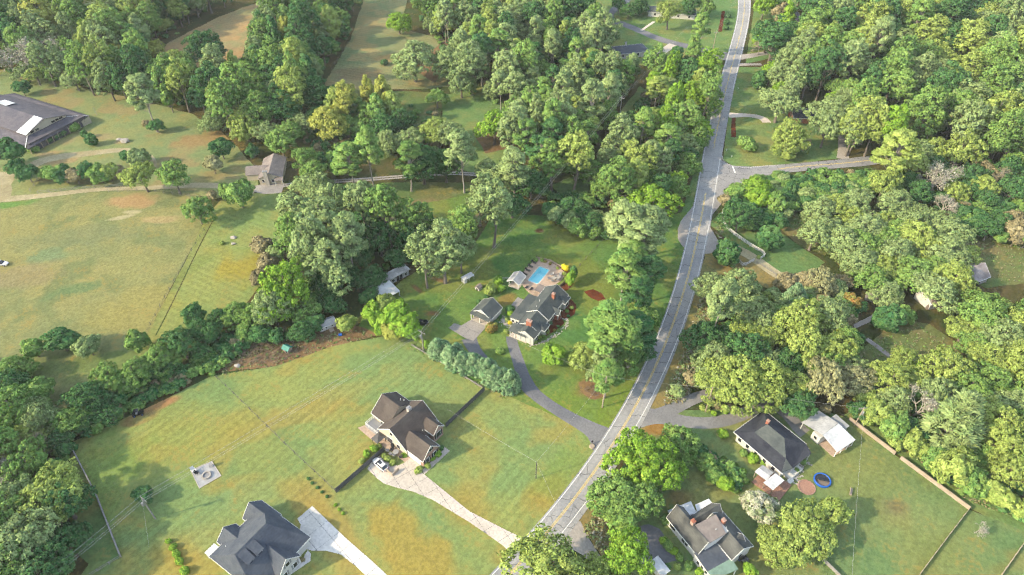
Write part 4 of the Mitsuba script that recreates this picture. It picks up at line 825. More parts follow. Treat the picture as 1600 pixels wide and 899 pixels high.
# ------------------------------------------------------------------ poles and wires
def height_at(base, top):
    b = at(*base); x, y = (top[0] - 800) / FOCAL, (449.5 - top[1]) / FOCAL
    d = np.array([x, math.cos(PITCH) + y * math.sin(PITCH), -math.sin(PITCH) + y * math.cos(PITCH)])
    s = (b[0] * d[0] + b[1] * d[1]) / (d[0] ** 2 + d[1] ** 2)
    return CAM_H + s * d[2]
TOPS = []
def pole(base, top, label, arm=None, transformer=False, mat='mat_grey_wood', r=.17, name='utility_pole', cat='utility pole'):
    b = at(*base); h = height_at(base, top); t = thing(name, label, cat)
    part(t, 'shaft', tube([b, b + [0, 0, h]], [r, r * .7], 10), mat, 40)
    if arm is not None:
        f = Frame(b, arm); k = part(t, 'crossarm', f.W(box_vf((.2, 0, h - .6), (.14, 2.4, .16))), 'mat_grey_wood')
        for y in (-1.05, 1.05): part(k, 'insulator', f.W(tube([(.2, y, h - .5), (.2, y, h - .2)], .07, 6)), 'mat_metal')
        part(t, 'top_insulator', tube([b + [0, 0, h], b + [0, 0, h + .3]], .08, 6), 'mat_metal')
    if transformer:
        f = Frame(b, arm or 0)
        part(t, 'transformer', f.W(lathe([(0, 0), (.3, 0), (.3, .95), (.2, 1.08), (0, 1.1)], 16, (-.45, .0, h - 2.2))), 'mat_metal', 40)
    TOPS.append((b, h)); return b + [0, 0, h]
def wire(a, b, label, sag=.6, r=.02, n=1, spread=1.0, name='power_line'):
    a, b = np.asarray(a, float), np.asarray(b, float); d = b - a; pr = np.array([-d[1], d[0], 0]); pr /= np.linalg.norm(pr)
    t = thing(name, label, 'power line'); s = np.linspace(0, 1, 17)
    for i in range(n):
        o = pr * (i - (n - 1) / 2) * spread
        p = a + o + s[:, None] * d; p[:, 2] -= 4 * sag * s * (1 - s) + (.35 if i % 2 else 0)
        part(t, 'strand', tube(p, r, 4, False), 'mat_wire')
diffuse('mat_wire', (.5, .5, .49), .6)
P1 = pole((243, 811), (222, 779), 'leaning-looking utility pole with grey transformer on the left lawn beside a dark bush', 55, True)
P2 = pole((662, 548), (659, 518), 'utility pole with transformer at the head of the blue-green cypress row', 55, True)
P9 = pole((964, 217.5), (974.5, 151.7), 'tall pale utility pole in the dark clearing through the central wood', 60)
P3 = pole((941, 637), (946, 588), 'tall pale utility pole on the grass beside the straw patch and road', None, False, 'mat_pale_wood')
P4 = pole((837.3, 748), (836.7, 722), 'slim dark pole standing alone on the lawn near the road', None, False, 'mat_dark_wood', .13, 'slim_pole', 'pole')
P5 = pole((1335, 665), (1350, 637), 'pale utility pole at the end of the fence behind the outbuilding', 100, True, 'mat_pale_wood')
P6 = pole((1102, 644), (1113, 605.5), 'pale utility pole in the planted island of the loop drive', None, False, 'mat_pale_wood')
P7 = pole((1113.7, 79), (1119, 50), 'utility pole beside the upper road junction', 90, False, 'mat_pale_wood')
P8 = pole((1195, 23.6), (1200, -2), 'pale utility pole right of the road at the top edge', None, False, 'mat_pale_wood')
PB = pole((152, 181), (145, 168), 'thin light pole with white lamp head in the barn paddock', None, False, 'mat_grey', .09, 'light_pole', 'light pole')
wire(P1, P2, 'three power lines crossing the big lawn from the left pole to the cypress row', .5, .032, 3, .9)
wire(P1, at(70, 905, P1[2]), 'three power lines leaving the left pole to the bottom left corner', .3, .032, 3, .9)
wire(P2, P9, 'two power lines crossing the pool lawn into the wood clearing', .8, .032, 2, 1.0)
wire(P9, at(1075, 40, 9), 'power lines running on through the central wood clearing', .8, .02, 2, 1.0)
wire(P4, at(868, 787, .3), 'taut stay wire from the slim pole down to the roadside', .05, .018, 1, name='guy_wire')
wire(P4, at(700, 640, 4.0), 'service wire from the slim pole to the brick house', .3, .018, name='service_wire')
wire(P4, P3, 'service wire between the slim pole and the pole by the straw patch', .5, .016, name='service_wire')
wire(P3, at(802, 530, 4), 'service wire from the roadside pole to the long house', .5, .016, name='service_wire')
wire(P5, at(1331, 905, 7.0), 'power line running down over the right yard from its pole', .4, .018)
wire(P6, P5, 'power line from the drive island pole to the outbuilding pole', .5, .018)
wire(P3, P6, 'power line across the road to the drive island pole', .5, .018)
wire(P7, at(1150, 0, 9), 'power lines following the upper road', .4, .02, 2)
wire(P1, at(233, 855, .2), 'stay wire from the left lawn pole to the grass', .05, .015, 1, name='guy_wire')
t = thing('signpost', 'slim white signpost hidden at the edge of the junction hedge', 'sign')
b = at(1162, 312); part(t, 'post', tube([b, b + [0, 0, 2.2]], .05, 6), 'mat_trim'); part(t, 'board', box_vf((b[0], b[1], 2.3), (.5, .05, .6)), 'mat_trim')
for i, (u, v, w) in enumerate(((1135, 236, 'nearest the hydrant-like markers'), (1143, 246.5, 'closest to the stop line'), (1153, 140, 'on the lawn right of the road'))):
    b = at(u, v); t = thing('marker_post', ('small white marker post at the junction corner lawn, upper one', 'small white marker post at the junction corner lawn, by the stop line', 'small white marker post on the lawn right of the upper road')[i], 'marker')
    part(t, 'post', tube([b, b + [0, 0, .7]], .09, 6), 'mat_trim'); part(t, 'cap', box_vf((b[0], b[1], .74), (.3, .3, .12)), 'mat_trim')
b = at(925, 694); f = Frame(b, 40)
t = thing('mailbox', 'dark mailbox on a post at the roadside by the asphalt drive mouth', 'mailbox')
part(t, 'post', f.W(box_vf((0, 0, .5), (.12, .12, 1.0))), 'mat_dark_wood'); part(t, 'box', f.W(join(box_vf((0, 0, 1.1), (.5, .24, .2)), tube([(-.25, 0, 1.2), (.25, 0, 1.2)], .12, 10))), 'mat_dark')
single('tree_stump', lathe([(0, 0), (.75, 0), (.62, .4), (0, .42)], 14, at(925, 698)), 'mat_pale_wood', 'round pale stump beside the roadside mailbox', 'stump', smooth=40)

# ------------------------------------------------------------------ vehicles
def vehicle(px, deg, body, label, L=4.8, W=1.85, hgt=1.5, name='parked_car', cat='car'):
    f = Frame(at(*px), deg); t = thing(name, label, cat); z0 = .12 if px[0] < 650 else .06
    a, w = L / 2, W / 2
    low = [(x, s * y, z) for x, y, z in ((-a + .1, w * .78, .32), (a - .15, w * .72, .30), (-a, w * .74, .62), (a, w * .62, .58), (-a + .18, w * .82, .86), (a - .9, w * .88, .84), (a - .2, w * .66, .70), (-a + .7, w, .45), (a - 1.0, w, .45), (-a + .6, w * .98, .82), (a - 1.3, w * .97, .80)) for s in (-1, 1)]
    part(t, 'body', f.W((lambda v: (v[0] + [0, 0, z0], v[1]))(hull(low))), body, 25)
    gl = [(x, s * y, z) for x, y, z in ((-a + .25, w * .82, .84), (a - 1.35, w * .86, .80), (-a + .85, w * .70, hgt - .06), (a - 2.25, w * .70, hgt - .04)) for s in (-1, 1)]
    part(t, 'windows', f.W((lambda v: (v[0] + [0, 0, z0], v[1]))(hull(gl))), 'mat_glass')
    rf = [(x, s * y, z) for x, y, z in ((-a + .82, w * .70, hgt - .07), (a - 2.2, w * .70, hgt - .05), (-a + 1.2, w * .60, hgt + .02), (a - 2.5, w * .60, hgt + .02)) for s in (-1, 1)]
    r = part(t, 'roof', f.W((lambda v: (v[0] + [0, 0, z0], v[1]))(hull(rf))), body, 25)
    part(r, 'sunroof', f.W(box_vf((.0 - .25, 0, hgt + .03 + z0), (.8, .8, .03))), 'mat_glass')
    for s in (-1, 1):
        part(t, 'pillar', f.W(tube([(-.15, s * w * .87, .84 + z0), (-.15, s * w * .72, hgt - .04 + z0)], .05, 5)), body)
        for x in (-a + .85, a - .95):
            k = part(t, 'wheel', f.W(tube([(x, s * (w - .2), .33 + z0 - .1), (x, s * (w + .01), .33 + z0 - .1)], .33, 16)), 'mat_dark')
            part(k, 'rim', f.W(tube([(x, s * (w + .0), .33 + z0 - .1), (x, s * (w + .03), .33 + z0 - .1)], .2, 10)), 'mat_metal')
        part(t, 'headlight', f.W(box_vf((a - .14, s * w * .52, .62 + z0), (.2, .34, .12))), 'mat_metal')
        part(t, 'tail_light', f.W(box_vf((-a + .05, s * w * .6, .68 + z0), (.1, .34, .14))), 'mat_red')
        part(t, 'mirror', f.W(box_vf((a - 1.55, s * (w + .08), .92 + z0), (.14, .2, .13))), body)
vehicle((594.5, 728), 138, 'mat_white_gloss', 'shiny white car parked on the concrete drive by the privacy fence')
vehicle((657, 507), 15, 'mat_black_gloss', 'black car half hidden behind the green shrub trees near the long shed', hgt=1.65)
def utility_vehicle(px, deg, label):
    f = Frame(at(*px), deg); t = thing('utility_vehicle', label, 'utility vehicle')
    part(t, 'body', f.W(hull([(x, y, z) for x, y, z in ((-1.4, .6, .4), (1.3, .55, .4), (-1.4, .62, .85), (.6, .62, .8), (1.4, .45, .65)) for y in (y, -y)])), 'mat_black_gloss')
    mb = MB()
    for s in (-1, 1):
        mb.add(*tube([(.7, s * .55, .8), (.3, s * .52, 1.75), (-.7, s * .52, 1.75), (-.8, s * .55, .8)], .04, 5))
    part(t, 'roll_cage', f.W(mb.mesh()), 'mat_dark'); part(t, 'canopy', f.W(box_vf((-.2, 0, 1.8), (1.2, 1.15, .06))), 'mat_black_gloss')
    part(t, 'seat', f.W(box_vf((-.3, 0, .95), (.5, 1.1, .25))), 'mat_grey')
    for s in (-1, 1):
        for x in (-.95, .95):
            k = part(t, 'wheel', f.W(tube([(x, s * .5, .32), (x, s * .75, .32)], .32, 12)), 'mat_dark'); part(k, 'rim', f.W(tube([(x, s * .74, .32), (x, s * .77, .32)], .16, 8)), 'mat_blue')
utility_vehicle((217, 648), 20, 'black utility vehicle on bare red soil beside the hedge row')
utility_vehicle((1163, 880), -60, 'black utility vehicle parked at the rear corner of the farmhouse')

# ------------------------------------------------------------------ yard things
diffuse('mat_brownish', (.24, .20, .17), .8)
def ring(r0, r1, z0, z1, c, n=28): return lathe([(r0, z0), (r1, z0), (r1, z1), (r0, z1), (r0, z0)], n, c)
c = at(1284, 752); t = thing('paddling_pool', 'round blue-rimmed pool half covered by a dark sheet on the right yard', 'pool')
part(t, 'rim', (lambda m: (np.array(m.vertices) + [c[0], c[1], .5], np.array(m.faces)))(trimesh.creation.torus(1.85, .2, major_sections=36, minor_sections=10)), 'mat_blue', True)
part(t, 'side', ring(1.84, 1.98, .03, .45, [c[0], c[1], 0], 32), 'mat_blue')
part(t, 'floor', lathe([(0, .06), (1.84, .06), (1.84, .12), (0, .12)], 30, [c[0], c[1], 0]), 'mat_brownish')
cov = Point(c[0], c[1]).buffer(1.72, 24).intersection(Polygon([(c[0] - 2.2, c[1] + .75), (c[0] - .6, c[1] - .05), (c[0] + 2.2, c[1] - .75), (c[0] + 3, c[1] + 3), (c[0] - 3, c[1] + 3)]))
part(t, 'cover', prism(cov, .52, .57), 'mat_black_gloss')
PAD = Polygon(ats([(299, 736), (331, 722), (345, 744), (312, 763)]))
structure('fire_pit_pad', prism(PAD, 0, .12), 'mat_metal_grey')
structure('fire_pit_border', prism(PAD.buffer(.14, join_style=2).difference(PAD), 0, .2), 'mat_concrete')
c = at(323, 744); t = thing('fire_pit', 'round stone fire pit in the middle of the grey pad', 'fire pit')
for i in range(14):
    a = i * 2 * PI / 14; part(t, 'stone', box_vf((c[0] + .95 * math.cos(a), c[1] + .95 * math.sin(a), .32), (.34, .40, .38 + .05 * (i % 3)), a), 'mat_stone')
part(t, 'ash', lathe([(0, .13), (.8, .13), (.8, .2), (0, .26)], 16, [c[0], c[1], 0]), 'mat_grey')
def chair(px, deg, mat, label, z=.12, name='garden_chair', group=None, s=1.0):
    f = Frame(at(*px), deg); t = thing(name, label, 'chair', group); z += 0
    part(t, 'seat', f.W(box_vf((0, 0, z + .42 * s), (.62 * s, .6 * s, .08))), mat); part(t, 'backrest', f.W(slab([(-.3 * s, -.3 * s, z + .46 * s), (-.3 * s, .3 * s, z + .46 * s), (-.5 * s, .3 * s, z + 1.0 * s), (-.5 * s, -.3 * s, z + 1.0 * s)], .07)), mat)
    for x in (-.26, .26):
        for y in (-.26, .26): part(t, 'leg', f.W(box_vf((x * s, y * s, z + .19 * s), (.06, .06, .38 * s))), mat)
    for y in (-.33, .33): part(t, 'armrest', f.W(box_vf((0, y * s, z + .62 * s), (.6 * s, .08, .05))), mat)
chair((304, 738), -40, 'mat_trim', 'white garden chair at the left corner of the fire pit pad', s=1.5)
chair((309, 741), -10, 'mat_dark', 'dark garden chair next to the white one on the fire pit pad', s=1.2)
chair((330, 729), 200, 'mat_grey', 'grey garden chair at the far corner of the fire pit pad', s=1.2)
for i, (px, dg) in enumerate((((606, 706), 0), ((611, 711), 60), ((616, 713), 140), ((626, 716), 200), ((613, 704), 250))):
    chair(px, dg, 'mat_grey' if i < 3 else 'mat_dark', ('grey patio chair nearest the hedge end of the brick patio', 'grey patio chair second along the brick patio wall', 'grey patio chair in the middle of the brick patio corner', 'dark patio chair by the step of the brick patio', 'dark patio chair closest to the brick house wall')[i], .10, 'patio_chair', s=1.15)
c = at(619, 709); t = thing('patio_table', 'round grey table among the patio chairs of the brick house', 'table')
part(t, 'top', lathe([(0, .78), (.75, .78), (.75, .84), (0, .84)], 20, [c[0], c[1], 0]), 'mat_grey'); part(t, 'pedestal', tube([(c[0], c[1], .1), (c[0], c[1], .78)], .08, 8), 'mat_dark')
f = Frame(at(593, 692), 50); t = thing('grill_gazebo', 'small dark canopy on posts beside the brick house deck', 'gazebo')
for q in ([(-1.4, -1.2, 2.2), (1.4, -1.2, 2.2), (0, 0, 2.9)], [(1.4, -1.2, 2.2), (1.4, 1.2, 2.2), (0, 0, 2.9)], [(1.4, 1.2, 2.2), (-1.4, 1.2, 2.2), (0, 0, 2.9)], [(-1.4, 1.2, 2.2), (-1.4, -1.2, 2.2), (0, 0, 2.9)]):
    part(t, 'canopy', f.W(slab(q, .06)), 'mat_dark_wood')
posts(f, t, [(x, y) for x in (-1.2, 1.2) for y in (-1.0, 1.0)], .1, 2.2, .1, 'mat_dark')
f = Frame(at(615, 696.5), 50); t = thing('barbecue_grill', 'black barbecue grill against the brick house wall', 'grill')
part(t, 'cart', f.W(box_vf((0, 0, .55), (1.3, .6, .8))), 'mat_dark'); part(t, 'lid', f.W(tube([(-.45, 0, 1.0), (.45, 0, 1.0)], .32, 12)), 'mat_black_gloss')
part(t, 'side_shelf', f.W(box_vf((.95, 0, .95), (.5, .5, .05))), 'mat_red')
def lounger(px, deg, mat, label, group=None):
    f = Frame(at(*px), deg); t = thing('pool_lounger', label, 'lounger', group)
    part(t, 'seat', f.W(box_vf((-.3, 0, .42), (1.3, .62, .1))), mat); part(t, 'backrest', f.W(slab([(.35, -.31, .48), (.35, .31, .48), (.95, .31, .95), (.95, -.31, .95)], .09)), mat)
    for x in (-.85, .3):
        for y in (-.26, .26): part(t, 'leg', f.W(box_vf((x, y, .25), (.06, .06, .28))), 'mat_metal')
for i, (u, v) in enumerate(((816.5, 434), (820, 429.5), (824.5, 423.5), (829, 417.5), (834, 411.5))):
    lounger((u, v), 150, 'mat_dark', f'dark pool lounger by the black fence, number {("one", "two", "three", "four", "five")[i]} from the pavilion end')
lounger((822.5, 451), 240, 'mat_dark', 'dark pool lounger at the house end of the pool, left one of the pair'); lounger((829.5, 453.5), 240, 'mat_dark', 'dark pool lounger at the house end of the pool, right one of the pair')
for i, (u, v) in enumerate(((858, 437), (863, 441), (868, 434), (871, 439), (862, 431), (875, 432))):
    chair((u, v), 50 * i, 'mat_grey', ('grey chair on the pool terrace nearest the water', 'grey chair on the pool terrace nearest the house', 'grey chair in the middle of the pool terrace', 'grey chair on the pool terrace by the green bush', 'grey chair on the pool terrace farthest from the house', 'grey chair on the pool terrace nearest the yellow bush')[i], .12, 'terrace_chair', s=1.2)
for i, (u, v) in enumerate(((865, 437), (872, 436))):
    c = at(u, v); t = thing('terrace_table', ('round pale table on the pool terrace, nearer the water', 'round pale table on the pool terrace, nearer the hedge')[i], 'table')
    part(t, 'top', lathe([(0, .76), (.8, .76), (.8, .82), (0, .82)], 20, [c[0], c[1], 0]), 'mat_stone'); part(t, 'pedestal', tube([(c[0], c[1], .12), (c[0], c[1], .76)], .08, 8), 'mat_dark')
f = Frame(at(845, 451, 2.6), 60); t = thing('terrace_awning', 'small pinkish shade roof joining the long house to the pool terrace', 'shade roof')
part(t, 'roof', f.W(slab([(-1.6, -1.4, 2.4), (1.8, -1.4, 2.4), (1.8, 1.5, 2.6), (-1.6, 1.5, 2.6)], .08)), 'mat_roof_tan'); posts(f, t, [(-1.4, -1.2), (1.6, -1.2), (-1.4, 1.3), (1.6, 1.3)], .1, 2.4, .12, 'mat_pale_wood')
c = at(1260, 762); t = thing('brick_fire_ring', 'round brick seating area with pale stone beside the deck shelter', 'fire ring')
part(t, 'floor', lathe([(0, .02), (1.9, .02), (1.9, .10), (0, .10)], 24, [c[0], c[1], 0]), 'mat_deck')
for i in range(16):
    a = i * PI / 8 + .1; part(t, 'brick', box_vf((c[0] + 1.95 * math.cos(a), c[1] + 1.95 * math.sin(a), .14), (.22, .66, .24), a), 'mat_brick')
stone_path('paving_stones', [(1250, 745), (1238, 752), (1245, 740), (1262, 722)], 2.0, 70, .36, 'pale round paving stones below the black-roofed house')
f = Frame(at(1329, 770), 62); t = thing('wooden_bench', 'small pale wooden bench out on the right lawn', 'bench')
part(t, 'seat', f.W(box_vf((0, 0, .45), (2.0, .5, .08))), 'mat_pale_wood'); part(t, 'backrest', f.W(box_vf((0, .27, .75), (2.0, .06, .45))), 'mat_pale_wood')
for x in (-.8, .8): part(t, 'leg', f.W(box_vf((x, 0, .2), (.08, .45, .4))), 'mat_pale_wood')
t = thing('blue_barrel', 'bright blue barrel lying by the garden shed', 'barrel'); c = at(532, 525)
part(t, 'drum', tube([c + [-.5, 0, .4], c + [.5, .2, .4]], .4, 14), 'mat_blue', 40); part(t, 'lid', tube([c + [.5, .2, .4], c + [.54, .216, .4]], .3, 12), 'mat_dark')
for i, (u, v, s_) in enumerate(((365, 372, .9), (365, 382, .7), (196, 222, 1.6), (188, 220, 1.3), (371, 573, .8))):
    rr = np.random.default_rng(40 + i); q = rr.normal(size=(24, 3)); q /= np.linalg.norm(q, axis=1, keepdims=True)
    v_, f_ = hull(q * [s_ * 1.3, s_, s_ * .7] * rr.uniform(.8, 1.1, (24, 1)))
    single('boulder', (v_ + at(u, v) + [0, 0, s_ * .35], f_), 'mat_stone', ('pale boulder in the hayfield right of the small bush', 'grey boulder in the hayfield, lower of two', 'pale rock pile in the barn paddock, right half', 'pale rock pile in the barn paddock, left half', 'pale rock at the edge of the pine straw strip')[i], 'boulder')
vehicle((3, 414), -4, 'mat_white_gloss', 'white car standing in the pasture, cut by the left edge')
# brush and sticks
def sticks(name, px, n, L, seed, label, cat='brush'):
    rng = np.random.default_rng(seed); poly = Polygon(ats(px)); b = poly.bounds; mb = MB()
    while n:
        p = rng.uniform(b[:2], b[2:])
        if not poly.contains(Point(p)): continue
        a, e = rng.uniform(0, PI), rng.uniform(-.1, .5); l = L * rng.uniform(.5, 1.2); z = rng.uniform(.05, .5)
        d = np.array([math.cos(a) * math.cos(e), math.sin(a) * math.cos(e), math.sin(e)]) * l
        mb.add(*tube([np.array([p[0], p[1], z]), np.array([p[0], p[1], z]) + d], [.05, .02], 3, False)); n -= 1
    stuff(name, mb.mesh(), 'mat_twig', label, cat)
diffuse('mat_twig', (.26, .19, .14), .9)
sticks('brush_pile', [(370, 572), (380, 545), (420, 535), (470, 530), (480, 548), (430, 570)], 500, 1.6, 3, 'brown dead brush heaped on the pine straw below the hedge row')
sticks('brush_pile', [(908, 608), (925, 603), (945, 610), (930, 622)], 120, 1.0, 4, 'pale sticks and straw heaped under the roadside trees')

# ------------------------------------------------------------------ trees: prototypes
# One leaf material; each prototype's leaves carry their own hue. A crown is leaf clumps on a limb skeleton.
scene['mat_leaf'] = {'type': 'twosided', 'bsdf': {'type': 'diffuse', 'reflectance': {'type': 'mesh_attribute', 'name': 'vertex_color'}}}
diffuse('mat_bark', lambda p, n, uv: mix((.17, .14, .115), (.27, .235, .20), noise(p.x * 2, p.y * 2, p.z * .7)), .9)
diffuse('mat_bark_pale', lambda p, n, uv: mix((.36, .32, .28), (.50, .46, .41), noise(p.x * 2, p.y * 2, p.z * .7)), .9)
def ply_n(v, f, n, c, mat):
    path = meshkit.write_ply((v, f), False, None, c, normals=n)
    return {'type': 'ply', 'filename': path, 'face_normals': False, 'bsdf': {'type': 'ref', 'id': mat}}
def unit(r, n):
    q = r.normal(size=(n, 3)); return q / np.linalg.norm(q, axis=1, keepdims=True)
def leaves(r, centres, radii, per, size, squash=.85, crown=None, hue=(.1, .13, .04), hue2=None, hvar=.22, lvar=.22, low=-.45, spread=.75, up=.08, tip=0.0, long=1.0):
    """Leaf sprays on the shells of clumps. Returns vertices, faces, soft normals, colours."""
    k = len(centres); idx = np.repeat(np.arange(k), per)
    d = unit(r, len(idx)); bad = d[:, 2] < low; d[bad, 2] *= -1
    rad = radii[idx] * (.62 + .48 * r.random(len(idx)) ** .7)
    pos = centres[idx] + d * rad[:, None] * [1, 1, squash]
    out = d.copy()
    if crown is not None:
        g_ = pos - crown; g_ /= np.linalg.norm(g_, axis=1, keepdims=True) + 1e-9; out = out * .75 + g_ * .55
    out[:, 2] += up; out /= np.linalg.norm(out, axis=1, keepdims=True)
    nn = out + spread * r.normal(size=out.shape) * .6; nn /= np.linalg.norm(nn, axis=1, keepdims=True)
    ref = unit(r, len(idx)); t = np.cross(nn, ref); t /= np.linalg.norm(t, axis=1, keepdims=True); b = np.cross(nn, t)
    if tip:                                       # needles and sprays that point outwards
        t = t * (1 - tip) + out * tip; t /= np.linalg.norm(t, axis=1, keepdims=True); b = np.cross(nn, t); b /= np.linalg.norm(b, axis=1, keepdims=True) + 1e-9
    s = size * (.5 + 1.1 * r.random(len(idx)) ** 1.6)[:, None]
    V = np.stack([pos + t * s * .62 * long, pos - t * s * .40 + b * s * .5, pos - t * s * .40 - b * s * .5], 1).reshape(-1, 3)
    F = np.arange(len(V)).reshape(-1, 3)
    N = out * .6 + nn * .7; N /= np.linalg.norm(N, axis=1, keepdims=True); N = np.repeat(N, 3, 0)
    h1, h2 = np.array(hue), np.array(hue2 if hue2 is not None else hue)
    m = np.clip(.5 + hvar * 2 * (r.normal(size=k) * .6)[idx] + .25 * r.normal(size=len(idx)), 0, 1)[:, None]
    C = (h1 * (1 - m) + h2 * m) * np.clip(1 + lvar * (r.normal(size=k)[idx] * .45 + r.normal(size=len(idx)) * .55), .45, 1.7)[:, None]
    return V, F, N, np.repeat(np.clip(C, .01, .7), 3, 0)
def dome(r, n, R, zc, rz, low=-.35, rmin=.68, rmax=1.0, lop=.18):
    """Clump centres over an uneven crown."""
    d = []
    while len(d) < n:
        q = unit(r, 1)[0]
        if q[2] > low and all(q @ e < 1 - .55 / n * 2.2 for e in d): d.append(q)
    d = np.array(d); w = 1 + lop * (meshkit.noise(d * 1.6 + r.uniform(0, 50), 3) - .5) * 2
    return np.c_[d[:, :2] * (R * w * r.uniform(rmin, rmax, n))[:, None], zc + d[:, 2] * rz * w * r.uniform(rmin, rmax, n)]
def lobed(r, R, zc, rz, lobes, per, lo=.36, hi=.56, low=-.35, crad=(.13, .2)):
    """Clump centres and radii over several overlapping domes: an uneven crown with bays between its boughs."""
    C, K = [], []
    for i in range(lobes + 1):
        a = 2 * PI * (i + r.uniform(-.3, .3)) / lobes
        if i == lobes: o, q = np.array([0, 0, zc + rz * .35]), R * .55
        else:
            d = R * r.uniform(.42, .62); o, q = np.array([d * math.cos(a), d * math.sin(a), zc + rz * r.uniform(-.65, .35)]), R * r.uniform(lo, hi)
        n = max(5, int(per * (q / (R * .5)) ** 2)); c = dome(r, n, q, 0, q * rz / R * 1.25, low, .72, 1.0, .25) + o
        C.append(c); K.append(R * r.uniform(*crad, n))
    return np.vstack(C), np.concatenate(K)
def limbs(r, H, r0, centres, fork, n=14, sides=6):
    m = MB(); lean = r.normal(size=2) * .02 * H
    top = np.array([lean[0], lean[1], H])
    s = np.linspace(0, 1, 6)[:, None]; m.add(*tube(top * s + np.c_[np.sin(s * 5) * .01 * H, np.cos(s * 4) * .01 * H - .01 * H, s * 0], r0 * (1 - .8 * s[:, 0]) * np.where(s[:, 0] == 0, 1.35, 1), sides + 2))
    for c in centres[r.permutation(len(centres))[:n]]:
        z = np.clip(min(c[2] * .75, fork * H + r.uniform(0, .35) * H), .15 * H, .92 * H); a = top * (z / H)
        mid = a * .45 + c * .55 + [0, 0, -.04 * H]
        m.add(*tube([a, mid, c], [r0 * .38, r0 * .24, r0 * .08], sides, False))
    return m.mesh()
PAL = {  # two leaf hues (reflectance) per tone
    'ol': ((.145, .22, .085), (.27, .345, .14)), 'md': ((.10, .205, .055), (.205, .305, .08)), 'dk': ((.04, .115, .045), (.095, .185, .06)),
    'yg': ((.18, .255, .06), (.295, .365, .10)), 'gd': ((.24, .27, .06), (.34, .365, .09)), 'br': ((.20, .18, .095), (.29, .255, .145)),
    'bl': ((.085, .18, .085), (.225, .315, .165)), 'gy': ((.27, .27, .21), (.38, .375, .30)), 'vg': ((.12, .245, .03), (.235, .365, .05)), 'wh': ((.38, .37, .29), (.17, .23, .10)), 'yl': ((.60, .50, .03), (.70, .60, .05)), 'rd': ((.30, .15, .05), (.18, .23, .06)), 'tn': ((.20, .21, .10), (.31, .31, .16))}
TONE = {'ol': 'olive green', 'md': 'mid green', 'dk': 'dark green', 'yg': 'yellow-green', 'gd': 'yellowish', 'br': 'brownish', 'bl': 'blue-green', 'gy': 'grey', 'vg': 'vivid green', 'wh': 'white-flowering', 'yl': 'bright yellow', 'rd': 'reddish', 'tn': 'beige-green'}
KIND = {}   # kind -> (R, height, crown centre height) of the prototype, in metres
PROTO = {}
